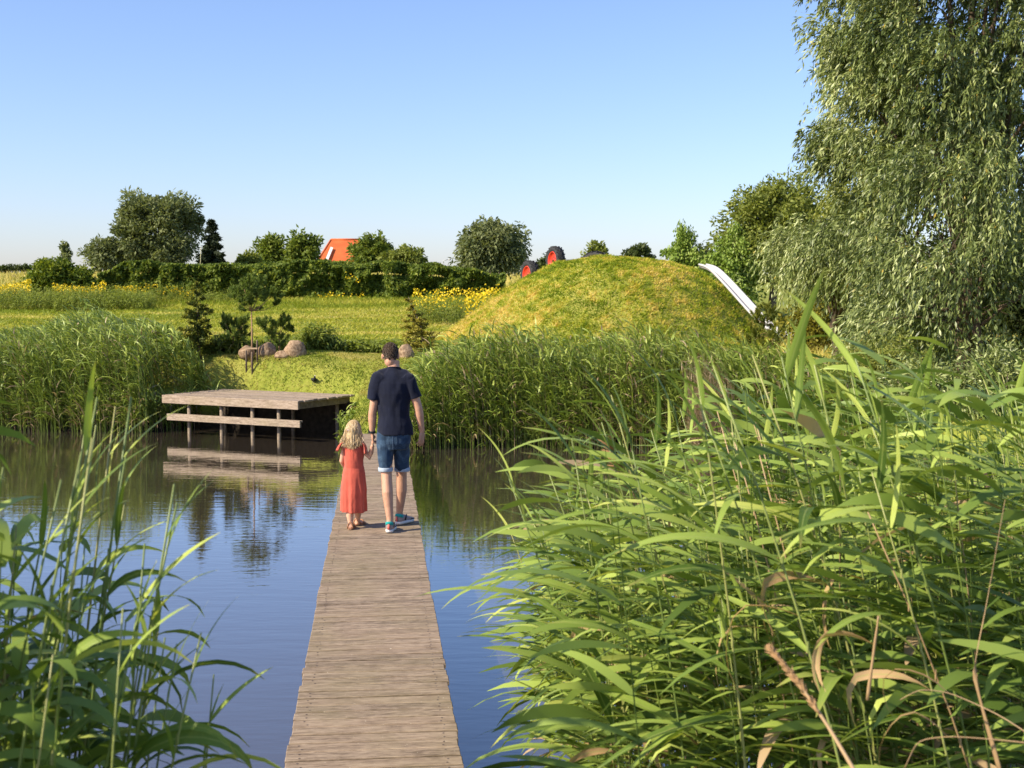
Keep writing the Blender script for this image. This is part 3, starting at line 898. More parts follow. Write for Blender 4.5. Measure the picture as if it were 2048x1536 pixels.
# ================================================================ TRACTOR TYRES ON THE MOUND
M_TYRE = flat_mat('tyre_rubber', (.032, .032, .034), .75, 12, .3, .3, .3)
M_RIM = flat_mat('red_rim', (.62, .045, .02), .45, 8, .12, .5, .05)
M_HUB = flat_mat('dark_hub', (.05, .02, .015), .6, 10, .2)
def tyre(label, c, rad, width, yaw):
    root = thing('tractor_wheel', label, 'tractor wheel', c, 'tractor wheels half buried on the mound', yaw)
    rr = rad * .64
    # profile (radius, axial)
    prof = np.array([(rr, -.36), (rr * 1.08, -.47), (rad * .84, -.5), (rad * .94, -.46), (rad * .97, -.3), (rad * .985, 0), (rad * .97, .3), (rad * .94, .46), (rad * .84, .5), (rr * 1.08, .47), (rr, .36), (rr * .97, 0)])
    prof[:, 1] *= width
    N = 40
    th = np.linspace(0, 2 * PI, N, endpoint=False)
    V = np.stack([np.outer(np.cos(th), prof[:, 0]), np.broadcast_to(prof[:, 1], (N, len(prof))), np.outer(np.sin(th), prof[:, 0])], -1).reshape(-1, 3)
    k = len(prof); Fl = []
    for i in range(N):
        for j in range(k):
            Fl.append((i * k + j, i * k + (j + 1) % k, ((i + 1) % N) * k + (j + 1) % k, ((i + 1) % N) * k + j))
    mb = MB(); mb.add(V, Fl); ty = mb.build('tyre', M_TYRE, root, True)
    mb = MB()
    nl = 18
    for i in range(nl):
        for sgn in (-1, 1):
            a0 = 2 * PI * (i + (.5 if sgn > 0 else 0)) / nl
            pts = []
            for q, ax in enumerate((.02, .25, .5)):
                aa = a0 + .16 * q
                r0 = rad * (.985 - .03 * q); r1 = rad * (1.045 - .015 * q)
                for da in (-.045, .045):
                    for r_ in (r0, r1):
                        pts.append((r_ * math.cos(aa + da), sgn * ax * width, r_ * math.sin(aa + da)))
            Fq_ = []
            for q in range(2):
                o_ = q * 4
                for (u, v) in ((0, 1), (1, 3), (3, 2), (2, 0)):
                    Fq_.append((o_ + u, o_ + v, o_ + 4 + v, o_ + 4 + u))
            Fq_ += [(0, 2, 3, 1), (8, 9, 11, 10)]
            mb.add(pts, Fq_)
    mb.build('tread_lugs', M_TYRE, ty)
    mb = MB()
    # dished rim on the left face (-y local)
    pr = np.array([(rr * 1.03, -.40), (rr * .98, -.47), (rr * .92, -.40), (rr * .86, -.22), (rr * .5, -.16), (rr * .3, -.26), (.01, -.26)]); pr[:, 1] *= width
    V = np.stack([np.outer(np.cos(th), pr[:, 0]), np.broadcast_to(pr[:, 1], (N, len(pr))), np.outer(np.sin(th), pr[:, 0])], -1).reshape(-1, 3)
    k = len(pr); Fl = []
    for i in range(N):
        for j in range(k - 1):
            Fl.append((i * k + j, i * k + j + 1, ((i + 1) % N) * k + j + 1, ((i + 1) % N) * k + j))
    mb.add(V, Fl)
    V2 = V * np.array([1, -1, 1]); mb.add(V2, [f[::-1] for f in Fl])
    rim = mb.build('rim', M_RIM, root, True)
    mb = MB()
    for i in range(8):
        a = 2 * PI * i / 8
        mn = MB(); mn.tube([(rr * .4 * math.cos(a), -.14 * width, rr * .4 * math.sin(a)), (rr * .4 * math.cos(a), -.25 * width, rr * .4 * math.sin(a))], .022, 6); mn.build('wheel_nut', M_HUB, rim)
    mb.tube([(0, -.25 * width, 0), (0, -.33 * width, 0)], rr * .16, 10, ref=(0, 0, 1))
    mb.build('hub', M_HUB, rim)
    return root
tyre('large tractor wheel with red rim standing higher up the left shoulder of the mound', P(1111, 522, 48.6), .54, .33, R(-66))
tyre('smaller looking red rimmed tractor wheel lower on the left slope of the mound', P(1060, 551, 48.2), .54, .33, R(-66))
tyre('dark worn tractor wheel just peeping over the middle of the mound crest', P(1192, 535, 50.6), .62, .45, R(-30))

# ================================================================ SLIDE
M_SLIDE = flat_mat('slide_plastic', (.47, .455, .45), .5, 5, .06, .5, .03)
S = np.array([P(1404, 540, 47.6), P(1424, 545, 47.2), P(1450, 571, 46.4), P(1480, 604, 45.4), P(1512, 640, 44.2), P(1545, 672, 43.2), P(1582, 684, 42.4), P(1620, 688, 41.9), P(1638, 704, 41.6)])
tt = np.linspace(0, len(S) - 1, 34)
path = np.stack([np.interp(tt, np.arange(len(S)), S[:, i]) for i in range(3)], 1)
for _ in range(3): path[1:-1] = (path[:-2] + 2 * path[1:-1] + path[2:]) / 4
root = thing('slide', 'long white metal slide running down the right side of the mound', 'slide', S[0])
path = path - S[0] + np.array([0, 0, .04])
T_ = norm(np.gradient(path, axis=0)); A_ = norm(np.cross(T_, (0, 0, 1.0))); B2 = np.cross(A_, T_)
def sweep(profile):
    pr = np.asarray(profile, float); k = len(pr)
    V = (path[:, None] + A_[:, None] * pr[None, :, 0, None] + B2[:, None] * pr[None, :, 1, None]).reshape(-1, 3)
    Fl = []
    for i in range(len(path) - 1):
        for j in range(k):
            Fl.append((i * k + j, i * k + (j + 1) % k, (i + 1) * k + (j + 1) % k, (i + 1) * k + j))
    Fl += [tuple(range(k)), tuple(range((len(path) - 1) * k + k - 1, (len(path) - 1) * k - 1, -1))]
    return V, Fl
ang = np.linspace(PI, 2 * PI, 11)
inn = [(.17 * math.cos(a), .12 * math.sin(a) + .15) for a in ang]; outr = [(.195 * math.cos(a), .145 * math.sin(a) + .15) for a in ang[::-1]]
mb = MB(); mb.add(*sweep(inn + outr)); mb.build('chute', M_SLIDE, root, True)
for sx in (-.19, .19):
    mb = MB(); c8 = [(sx + .045 * math.cos(a), .16 + .045 * math.sin(a)) for a in np.linspace(0, 2 * PI, 10, endpoint=False)]
    mb.add(*sweep(c8)); mb.build('side_rail', M_SLIDE, root, True)
for i in (22, 29):
    for sx in (-.15, .15):
        p0 = path[i] + A_[i] * sx
        mb = MB(); mb.tube([p0 + [0, 0, .05], p0 + [0, 0, -.9]], .03, 6); mb.build('support_post', M_GALV, root)

# ================================================================ BOULDERS
t = NT('boulder_stone')
n1 = t.noise(t.pos(obj=True), 5, 5, .65); n2 = t.noise(t.pos(obj=True), 22, 4, .7)
cc = t.mix(.5, t.ramp(n1, [(.34, (.10, .055, .03)), (.5, (.27, .17, .095)), (.6, (.38, .26, .16)), (.7, (.42, .20, .06))]), t.ramp(n2, [(.38, (.10, .065, .04)), (.62, (.50, .38, .26))]))
M_STONE = t.done(t.bsdf(cc, .9, .2, bump=n2, bstr=.6, bdist=.02))
def boulder(label, px, pyb, Y, w, h, seed, dpt=None, tilt=0, group=None):
    b = P(px, pyb, Y); b[2] = float(top_h(b[0], b[1])) - .04
    V, Fl = ball((1, 1, 1), 20, 14)
    n = fbm(V * 1.3 + seed * 7.7, seed, 4)
    V = V * (1 + .38 * n)[:, None]
    for k in range(4):          # a few broken faces
        rg = np.random.default_rng(seed * 10 + k); dd = norm(rg.normal(size=3)); dd[2] = abs(dd[2])
        s_ = V @ dd; V = V - dd * np.clip(s_ - .82, 0, 1)[:, None] * .8
    V = V * np.array([w / 2, (dpt or w * .8) / 2, h * .62]) + [0, 0, h * .40]
    mb = MB(); mb.add(V @ rotz(tilt).T, Fl)
    o = mb.build('boulder', M_STONE, None, True, loc=b)
    return tag(o, label, 'boulder', group or 'boulders on the lawn edge')
boulder('large pale boulder right of the staked pine', 592, 711, 27.0, .49, .35, 1)
boulder('orange tinted boulder behind the stakes of the pine', 494, 712, 27.2, .37, .25, 2)
boulder('brown leaning boulder just right of the pine stakes', 535, 709, 27.2, .40, .32, 3, tilt=.5)
boulder('flat low boulder lying in front of the brown leaning one', 568, 713, 27.0, .42, .17, 4)
boulder('tall pale boulder with grass on it beside the small golden spruce', 812, 720, 26.5, .34, .29, 5)
boulder('low pinkish boulder at the foot of the mound right of the golden spruce', 868, 708, 26.9, .48, .22, 6)
boulder('pale boulder under the willow beside the foot of the slide', 1652, 700, 40.5, .5, .5, 7)
b = boulder('small pale boulder lying on the dike at the far left', 28, 553, 100, .42, .32, 8)

# ================================================================ YOUNG CONIFERS ON THE LAWN
conifer('young_spruce', 'young spruce with a crooked stem left of the boulders', 398, 27.4, 566, 712, 74, 131, M_SPRUCE, tiers=13, n=1500, lean=-.02, L=.09, W=.03, gap=.2)
conifer('golden_spruce', 'thin leaning golden spruce beside the tall pale boulder', 852, 27.3, 594, 702, 78, 132, M_GOLD, tiers=9, n=520, lean=-.30, L=.09, W=.03, gap=.05)
def pine(name, label, px, Y, pyb, stem_top, tufts, seed, mat=M_PINE):
    """pine of needle tufts; tufts: list of (px,py,r px)"""
    rng = np.random.default_rng(seed)
    b = P(px, pyb, Y); b[2] = float(top_h(b[0], b[1])) - .03
    root = thing(name, label, 'tree', b)
    mb = MB()
    tp = P(px, stem_top, Y) - b
    mb.tube([(0, 0, -.1), tp * .5 + [.01, 0, 0], tp], [.024, .019, .012], 7)
    C, D, TI = [], [], []
    for (qx, qy, qr) in tufts:
        c = P(qx, qy, Y) - b; c[1] += rng.normal() * .0045 * Y
        r = qr / F_PX * Y
        mb.tube([tp * min(1, max(.55, c[2] / tp[2] - .15)) if c[2] < tp[2] * 1.1 else tp, (tp + c) / 2 - [0, 0, .05], c], [.010, .007, .004], 5)
        for s in range(9):
            u = norm(rng.normal(size=3) + [0, 0, .8]); cc = c + u * r * 1.0 * rng.random()
            m = 70
            dd = norm(rng.normal(size=(m, 3)) * .6 + u * .9 + [0, 0, .55])
            C.append(cc + dd * r * .20 + norm(u + [0, 0, .8]) * r * .75 * rng.random(m)[:, None]); D.append(dd); TI.append(np.clip(.25 + .5 * rng.random(m) + .2 * u[2], 0, 1))
    C = np.concatenate(C); D = np.concatenate(D); TI = np.concatenate(TI)
    mb.build('trunk', M_BARK_PINE, root, True)
    V, Fq = leaf_quads(C, D, rng.normal(size=C.shape), .004 * Y * (.7 + .6 * rng.random(len(C))), .0006 * Y)
    obj('crown', np_mesh('crown', V, Fq, mat, np.repeat(TI, 4)), root)
pine('staked_pine', 'young pine with a bare stem and bushy crown, tied to stakes', 503, 27.0, 712, 622, [(490, 590, 20), (515, 592, 20), (500, 570, 14), (478, 606, 16), (530, 605, 18), (505, 612, 18), (545, 590, 13), (470, 590, 11), (520, 572, 12), (548, 610, 11), (487, 572, 9)], 141)
pine('dwarf_pine', 'low dwarf pine to the right behind the staked pine', 558, 27.6, 706, 668, [(530, 655, 14), (548, 668, 16), (562, 655, 14), (572, 642, 11), (540, 680, 14), (560, 685, 14), (520, 650, 9), (577, 660, 9)], 142)
pine('dwarf_pine', 'low dwarf pine to the left behind the staked pine', 466, 27.7, 706, 668, [(452, 645, 11), (462, 660, 15), (480, 652, 13), (492, 645, 11), (470, 672, 14), (450, 660, 10), (486, 668, 12)], 143)
pine('dark_mountain_pine', 'dark bushy pine half hiding the middle of the slide', 1545, 40.0, 712, 650, [(1515, 640, 16), (1530, 660, 22), (1545, 635, 16), (1560, 650, 20), (1570, 670, 20), (1540, 685, 24), (1510, 675, 18), (1525, 700, 20), (1560, 695, 20), (1535, 620, 10), (1500, 690, 14)], 144, M_SPRUCE)
# stakes with a strap
M_STAKE = flat_mat('stake_wood', (.16, .12, .09), .85, 25, .3, .2, .4)
for (sx, lab) in ((-.11, 'left wooden stake of the staked pine'), (.03, 'front middle wooden stake of the staked pine'), (.12, 'right wooden stake of the staked pine')):
    b = P(503, 712, 27.0) + [sx, -.09 if sx > 0 and sx < .1 else 0, 0]; b[2] = float(top_h(b[0], b[1]))
    mb = MB(); mb.tube([(0, 0, -.1), (0, 0, .40), (0, 0, .43)], [.02, .02, .015], 8)
    tag(mb.build('tree_stake', M_STAKE, None, True, loc=b), lab, 'stake', 'stakes around the young pine')
b = P(503, 712, 27.0); b[2] = float(top_h(b[0], b[1])) + .37
mb = MB(); 
for a0, a1 in (((-.12, 0, 0), (.0, -.012, .01)), ((.0, -.012, .01), (.13, .0, -.01))):
    a0 = np.array(a0); a1 = np.array(a1); mb.box((a0 + a1) / 2 + [0, -.04, 0], (abs(a1[0] - a0[0]), .010, .030))
tag(mb.build('tree_strap', flat_mat('tan_strap', (.5, .36, .22), .8, 12, .15), None, loc=b), 'tan strap tying the young pine to its stakes', 'strap')
# ================================================================ WEATHERED WOOD
def wood_mat(name, ang, base, dark, light, moss, mossamt=.5, warm=(.30, .22, .14)):
    """weathered planks; ang = direction of the plank length in plan"""
    t = NT(name)
    m = t.node('Mapping'); g = t.node('NewGeometry')
    t.link(g.outputs['Position'], m.inputs[0])
    m.inputs['Rotation'].default_value = (0, 0, -ang)
    m2 = t.node('Mapping'); t.link(m.outputs[0], m2.inputs[0]); m2.inputs['Scale'].default_value = (4.5, 30, 30)
    m3 = t.node('Mapping'); t.link(m.outputs[0], m3.inputs[0]); m3.inputs['Scale'].default_value = (16, 90, 90)
    grain = t.noise(m2.outputs[0], 1.0, 5, .65, .3)
    fine = t.noise(m3.outputs[0], 1.0, 3, .6)
    oi = t.node('ObjectInfo')
    blot = t.noise(t.pos(), 1.7, 4, .6)
    blot2 = t.noise(t.pos(), 6.5, 4, .65)
    c = t.ramp(grain, [(.36, dark), (.5, base), (.64, light)])
    c = t.mix(.45, c, t.ramp(fine, [(.38, dark), (.62, light)]))
    c = t.mix(t.math('MULTIPLY', oi.outputs['Random'], .4), c, t.mix(1.0, c, warm, 'MULTIPLY') if False else warm)
    c = t.mix(t.ramp(oi.outputs['Random'], [(.0, (.3,) * 3), (.25, (.0,) * 3)]), c, dark)
    c = t.mix(t.math('MULTIPLY', t.ramp(blot, [(.45, (0,) * 3), (.7, (1,) * 3)]), mossamt), c, moss)
    c = t.mix(t.math('MULTIPLY', t.ramp(blot2, [(.55, (0,) * 3), (.75, (1,) * 3)]), .45), c, dark)
    sp = t.noise(t.pos(), 60, 2, .5)
    c = t.mix(t.ramp(sp, [(.70, (0,) * 3), (.76, (.7,) * 3)]), c, (.55, .48, .38))
    hh = t.math('ADD', grain, t.math('MULTIPLY', fine, .6))
    return t.done(t.bsdf(c, .85, .2, bump=hh, bstr=.55, bdist=.006))
BW_D = norm(np.array([-.1025, 1.0, 0])); BW_S = np.array([BW_D[1], -BW_D[0], 0])     # along, to the right
BW_ANG = math.atan2(BW_S[1], BW_S[0])
DECK = .35
M_PLANK = wood_mat('boardwalk_wood', BW_ANG, (.25, .185, .13), (.085, .06, .042), (.43, .335, .245), (.22, .185, .10), .4, (.29, .21, .145))
M_BEAM = flat_mat('old_beam_wood', (.17, .135, .10), .9, 18, .35, .15, .5)

M_SCREW = flat_mat('rusty_screw', (.07, .05, .04), .6, 60, .3, .4, .1)
bw = thing('boardwalk', 'long narrow weathered plank boardwalk crossing the pond', 'boardwalk', (-.04, 0, 0))
bw.rotation_euler = (0, 0, math.atan2(BW_D[1], BW_D[0]) - PI / 2)
rng = np.random.default_rng(5)
variants = []
for k in range(6):
    w = .1150 - .003 * (k % 3)
    mb = MB(); mb.box((0, 0, 0), (.872, w, .032), bev=.003 + .001 * (k % 2))
    V = mb.v[0]; V[:, 1] += .0025 * np.sin(V[:, 0] * (5 + k)); V[:, 2] += rng.normal(size=len(V)) * .0007
    nf = len(mb.f)                                       # screw heads, part of the plank
    for sx in (-.365, .365):
        for sy in (-.028, .028):
            c = np.array([sx + rng.normal() * .006, sy + rng.normal() * .004, .0165])
            a = np.linspace(0, 2 * PI, 7)[:-1]
            top = c + np.stack([np.cos(a), np.sin(a), a * 0], 1) * .0062
            mb.add(np.concatenate([top, top - [0, 0, .004]]), [tuple(range(6))] + [(q, q + 6, (q + 1) % 6 + 6, (q + 1) % 6) for q in range(6)])
    me = mb.mesh('plank', M_PLANK); me.materials.append(M_SCREW)
    for f in list(me.polygons)[nf:]: f.material_index = 1
    variants.append(me)
pitch = .1255
n_pl = int((21.75 - .9) / pitch)
for i in range(n_pl):
    o = obj('plank', variants[int(rng.integers(6))], bw, (rng.normal() * .0042, .9 + i * pitch, DECK - .016 + rng.normal() * .0012), (rng.normal() * .006, rng.normal() * .002, rng.normal() * .0018))
for sx in (-.36, .36):
    mb = MB(); mb.box((0, 0, 0), (.07, 21.0, .14)); obj('stringer', mb.mesh('stringer', M_BEAM), bw, (sx, 11.3, DECK - .032 - .0725))
mp = MB(); mp.tube([(0, 0, -.9), (0, 0, .16)], .055, 10, cap=True); mpost = mp.mesh('support_post', M_BEAM, True)
mc = MB(); mc.box((0, 0, 0), (.80, .09, .09)); mcross = mc.mesh('cross_beam', M_BEAM)
for k in range(9):
    y = 1.6 + k * 2.45
    obj('cross_beam', mcross, bw, (0, y, DECK - .032 - .145 - .047))
    for sx in (-.30, .30): obj('support_post', mpost, bw, (sx, y, -.03))

# ================================================================ FISHING PLATFORM
FR = np.array([-3.86, 23.3]); U = norm(np.array([-2.84, 1.5])); Vd = np.array([-U[1], U[0]]) * -1
if Vd[1] < 0: Vd = -Vd
PL, PD, PZt = 3.2, 1.72, .745
ANG = math.atan2(U[1], U[0])
M_PLAT = wood_mat('platform_wood', ANG, (.32, .25, .19), (.12, .088, .064), (.47, .38, .30), (.28, .23, .13), .35, (.37, .27, .19))
pf = thing('wooden_platform', 'weathered wooden fishing platform on posts at the pond edge', 'platform', (FR[0], FR[1], 0))
pf.rotation_euler = (0, 0, ANG)
# local x along the front edge (to the left in the photo), local -y goes back
sgn = -1.0
npk = 12; pw = PD / npk
for i in range(npk):
    ln = PL + (rng.random() - .5) * .05
    mb = MB(); mb.box((0, 0, 0), (ln, pw - .012, .034), bev=.003)
    obj('plank', mb.mesh('plank', M_PLAT), pf, (PL / 2 - .01 + rng.normal() * .012, sgn * (.045 + pw * (i + .5)), PZt - .017 + rng.normal() * .002))
mb = MB(); mb.box((0, 0, 0), (PL + .02, .04, .155), bev=.004); obj('fascia_board', mb.mesh('fascia_board', M_PLAT), pf, (PL / 2, sgn * .02, PZt - .0795))
for xx in (.10, PL / 2, PL - .1):
    mb = MB(); mb.box((0, 0, 0), (.06, PD - .06, .12)); obj('joist', mb.mesh('joist', M_BEAM), pf, (xx, sgn * (PD / 2 + .045), PZt - .036 - .062))
# step / bench board in front of the posts
mb = MB(); mb.box((0, 0, 0), (3.13, .045, .125), bev=.005); obj('bench_board', mb.mesh('bench_board', M_PLAT), pf, (PL / 2 - .13, sgn * -.045, .335))
mb = MB(); mb.box((0, 0, 0), (3.05, .10, .03), bev=.004); obj('bench_seat', mb.mesh('bench_seat', M_PLAT), pf, (PL / 2 - .13, sgn * .034, .375))
M_PPOST = flat_mat('platform_post_wood', (.24, .19, .14), .85, 16, .35, .2, .4)
mp = MB(); mp.tube([(0, 0, -.9), (0, 0, PZt - .16)], .036, 10); mpp = mp.mesh('support_post', M_PPOST, True)
for px in (376, 441, 503, 556):
    # where the post's column of sight meets the row of posts 0.13 m behind the front edge
    dx = (px - 1024) / F_PX
    o0 = FR + Vd * .13
    s = (dx * o0[1] - o0[0]) / (U[0] - dx * U[1])
    obj('support_post', mpp, pf, (s, sgn * .13, 0))
mb = MB(); mb.box((0, 0, 0), (PL + .2, .045, 1.1)); obj('shade_back_wall', mb.mesh('shade_back_wall', flat_mat('shade_dark_boards', (.03, .024, .018), .9, 12, .4, .1, .4)), pf, (PL / 2 - .06, sgn * (PD - .04), PZt - .06 - .55 - .08))  # wall added in near black to give the deep shade under the deck
for s in (.25, 1.3, 2.3, 3.0): obj('support_post', mpp, pf, (s, sgn * (PD - .15), 0))

# ================================================================ REED BEDS ALONG THE FAR BANK
M_REED_FAR = leaf_mat('reed_bed_leaves', [(0, (.06, .10, .014)), (.35, (.20, .275, .04)), (.7, (.43, .49, .11)), (.78, (.34, .37, .13)), (.82, (.22, .16, .085)), (1, (.46, .35, .21))], .22, .45, .4)
def bed(name, label, n, seed, region, tops, **kw):
    rng = np.random.default_rng(seed)
    xy = region(rng, n)
    px = 1024 + F_PX * xy[:, 0] / xy[:, 1]
    zt = CAM_Z - (np.interp(px, tops[:, 0], tops[:, 1]) - 590) * xy[:, 1] / F_PX
    z0 = np.maximum(ground_h(xy[:, 0], xy[:, 1]), -.3)
    H = (zt - z0) * (.55 + .5 * rng.random(n) ** .8) * (1 + .16 * vnoise(np.column_stack([xy * 1.3, xy[:, 0] * 0]), seed))
    ok = H > .25
    xy, z0, H = xy[ok], z0[ok], H[ok]
    args = dict(nleaf=10, wind=(-1, -.25), L=.42, W=.028, seg=4, el=(1.38, .45), bd=(.6, 1.25), stemr=.005)
    args.update(kw)
    V, Fq, ti = reed_bed(rng, xy, z0, H, **args)
    return tag(obj(name, np_mesh(name, V, Fq, M_REED_FAR, ti)), label, None, None, 'stuff')
def reg_left(rng, n):
    x = rng.uniform(-15, -5.5, n * 3); y = shore(x) - .35 + 6.2 * rng.random(n * 3) ** 1.25
    ok = (x < -.232 * y + .25 * rng.random(n * 3)) & (x > -.44 * y) & ((x < -7.0) | (y > 26.1))
    p = np.column_stack([x, y])[ok]
    den = vnoise(np.column_stack([p * .8, p[:, 0] * 0]), 9)
    p = p[den > -.55]
    return p[:n]
bed('reed_bed', 'dense green reed bed on the far bank left of the platform', 2100, 201, reg_left,
    np.array([[-60, 690], [30, 672], [60, 668], [100, 662], [160, 642], [205, 630], [240, 640], [260, 655], [300, 650], [340, 664], [380, 688], [405, 722], [430, 765], [460, 790]]), spread=1.0, dead=.13)
def reg_right(rng, n):
    x = rng.uniform(-1.85, 6.6, n * 3); y = shore(x) - .30 + 3.4 * rng.random(n * 3) ** 1.3
    p = np.column_stack([x, y]); p = p[(p[:, 0] > -1.75 + .05 * (y - 22)) & (p[:, 0] < .25 * y + .3)]
    den = vnoise(np.column_stack([p * .9, p[:, 0] * 0]), 19)
    p = p[den > -.5]
    return p[:n]
bed('reed_bed', 'dense green reed bed on the far bank between boardwalk and willow', 2300, 202, reg_right,
    np.array([[780, 840], [826, 770], [850, 722], [880, 700], [920, 690], [1000, 678], [1100, 674], [1200, 678], [1300, 682], [1400, 686], [1500, 694], [1560, 712], [1640, 738], [1700, 745]]), spread=1.0, dead=.2)
def reg_box(px0, px1, y0, y1):
    def f(rng, n):
        y = rng.uniform(y0, y1, n); px = rng.uniform(px0, px1, n)
        return np.column_stack([(px - 1024) / F_PX * y, y])
    return f
bed('dry_reeds', 'patch of dead brown reed stems at the water behind the green reeds', 420, 203, reg_box(1385, 1480, 20.9, 22.2), np.array([[1380, 742], [1430, 716], [1480, 740]]), dead=1.0, nleaf=8, L=.25, W=.016)
bed('dry_reeds', 'pale dead reed stems standing in the left far reed bed', 60, 204, reg_box(150, 235, 25.8, 27.2), np.array([[150, 660], [210, 625], [235, 650]]), dead=1.0, nleaf=6, L=.25, W=.014)
bed('reed_tuft', 'small tuft of reeds at the right corner of the platform', 44, 205, reg_box(676, 728, 22.9, 23.7), np.array([[670, 850], [695, 800], [728, 850]]), nleaf=9, wind=(.6, -.3), L=.30)
bed('reed_fringe', 'short grass and reed fringe at the waterline of the right reed bed', 520, 206, lambda rng, n: (lambda x: np.column_stack([x, shore(x) - .25 + .4 * rng.random(n)]))(rng.uniform(-1.75, 5.5, n)), np.array([[780, 850], [850, 800], [1300, 800], [1600, 790]]), nleaf=9, L=.42, W=.022, dead=.3)
bed('reed_fringe', 'short grass and reed fringe at the waterline of the left reed bed', 520, 207, lambda rng, n: (lambda x: np.column_stack([x, shore(x) - .2 + .4 * rng.random(n)]))(rng.uniform(-11, -6.3, n)), np.array([[0, 780], [420, 800]]), nleaf=9, L=.4, W=.022, dead=.3)

# ================================================================ WILLOWS AND SHRUBS ON THE RIGHT BANK
M_WILLOW = leaf_mat('willow_leaves', [(0, (.035, .055, .014)), (.4, (.125, .165, .040)), (.75, (.32, .365, .125)), (.96, (.57, .60, .32)), (1, (.45, .34, .06))], .2, .45, .4)
M_WILLOW_Y = leaf_mat('willow_leaves_yellow', [(0, (.075, .10, .016)), (.5, (.19, .22, .04)), (1, (.37, .38, .09))], .3, .5, .3)
def strands(rng, B, O, ln, nleaf, L, W, wind=-.2, droop=.85, side=.32):
    n = len(B)
    idx = np.repeat(np.arange(n), nleaf); m = len(idx)
    s = np.tile((np.arange(nleaf) + .5) / nleaf, n) + rng.normal(size=m) * .02
    l = ln[idx]
    o = O[idx]
    p = B[idx] + o * (l * .42 * s * (1 - .3 * s))[:, None]
    p[:, 2] -= l * droop * s ** 1.8
    p[:, 0] += wind * l * s
    tg = o * (.6 * (1 - .6 * s))[:, None]
    tg[:, 2] -= droop * 1.8 * s ** .8
    tg[:, 0] += wind
    tg = norm(tg)
    sd = norm(np.cross(tg, rng.normal(size=(m, 3))))
    d = norm(tg * .9 + sd * (side + .3 * rng.random(m))[:, None] + [wind * .3, 0, -.15])
    p = p + d * L * .4 + rng.normal(size=(m, 3)) * .03
    V, Fq = leaf_quads(p, d, rng.normal(size=(m, 3)) + [0, 0, .4], L * (.65 + .7 * rng.random(m)), W * (.7 + .6 * rng.random(m)))
    return V, Fq
def willow(name, label, base, C, Rr, seed, n_cl, n_st, nleaf, ln, mat, L=.115, W=.03, top=None, fill=0, trunk_r=.22, shell=.5, cat='tree', limbs=None, hemi=-.55, wind=-.2, gaps=(), droop=.85):
    rng = np.random.default_rng(seed)
    base = np.asarray(base, float)
    root = thing(name, label, cat, base)
    C = np.asarray(C, float) - base; Rr = np.asarray(Rr, float)
    u = norm(rng.normal(size=(n_cl * 2, 3)))
    u = u[u[:, 2] > hemi][:n_cl]
    rad = shell + (1 - shell) * rng.random(len(u)) ** .55
    rad = rad * (1 + .45 * vnoise(u * 2.1, seed))
    cc = C + u * Rr * rad[:, None]
    if gaps:                                  # openings between the boughs
        w_ = cc + base; qx = 1024 + F_PX * w_[:, 0] / w_[:, 1]; qy = 590 - F_PX * (w_[:, 2] - CAM_Z) / w_[:, 1] - 40
        ok = np.ones(len(u), bool)
        for gx_, gy_, ga, gb in gaps: ok &= ((qx - gx_) / ga) ** 2 + ((qy - gy_) / gb) ** 2 > 1
        u, cc = u[ok], cc[ok]
    idx = np.repeat(np.arange(len(u)), n_st); m = len(idx)
    B = cc[idx] + np.clip(rng.normal(size=(m, 3)), -1.6, 1.6) * [.30, .30, .24]
    O = norm(u[idx] * [1, 1, .4] + rng.normal(size=(m, 3)) * .5 + [0, 0, .25])
    V, Fq = strands(rng, B, O, ln * (.5 + .9 * rng.random(m)) * np.repeat(.7 + .6 * rng.random(len(u)), n_st), nleaf, L, W, wind, droop)
    ct = np.repeat(np.repeat(rng.random(len(u)), n_st), nleaf)
    ti = np.clip(-.02 + .62 * rng.random(len(ct)) + .40 * ct, 0, .97)
    ti[rng.random(len(ti)) < .004] = 1
    if fill:
        V2, F2, t2 = crown(rng, C, Rr * .72, fill, 55, L * 1.2, W * 1.3, .5, .2, .6)
        V = np.concatenate([V, V2]); Fq = np.concatenate([Fq, F2 + len(ti) * 4]); ti = np.concatenate([ti, t2[::4] * .5])  # inner fill leaves tinted darker, painting shade into the crown
    mb = MB()
    top = C + [0, 0, Rr[2] * .5] if top is None else np.asarray(top, float) - base
    tt = np.linspace(0, 1, 8)
    pts = np.outer(tt, top) + rng.normal(size=(8, 3)) * .08 * np.sin(tt * PI)[:, None] + [0, 0, -.15]
    mb.tube(pts, trunk_r * (1.15 - tt), 9)
    pick = rng.permutation(len(u))[:limbs or 26]
    for i in pick:
        s = float(np.clip(.25 + .5 * rng.random(), 0, .8))
        p0 = top * s; p1 = cc[i]
        if p1[2] < p0[2]: p0 = top * max(.15, s * .5)
        mid = (p0 + p1) / 2 + [0, 0, .22 * np.linalg.norm(p1 - p0) * .5] + rng.normal(size=3) * .15
        r_ = trunk_r * (1.05 - s) * .42
        q = [p0, p0 * .55 + mid * .45 + [0, 0, .05], mid, (mid + p1) / 2 + [0, 0, .05], p1]
        mb.tube(q, [r_, r_ * .8, r_ * .6, r_ * .35, r_ * .12], 6)
        for j in range(3):
            b0 = np.asarray(q[1 + j]); d2 = norm(rng.normal(size=3) + norm(p1 - p0) + [0, 0, .3]) * (.5 + .7 * rng.random())
            mb.tube([b0, b0 + d2 * .5, b0 + d2 + [0, 0, -.1]], [r_ * .4, r_ * .25, r_ * .08], 4)
    mb.build('trunk', M_BARK_WILLOW, root, True)
    obj('crown', np_mesh('crown', V, Fq, mat, np.repeat(ti, 4)), root)
    return root
def ctr(px, py, Y): return P(px, py, Y)
def pxm(w, Y): return w / F_PX * Y
bA = P(1935, 760, 27.5); bA[2] = .7
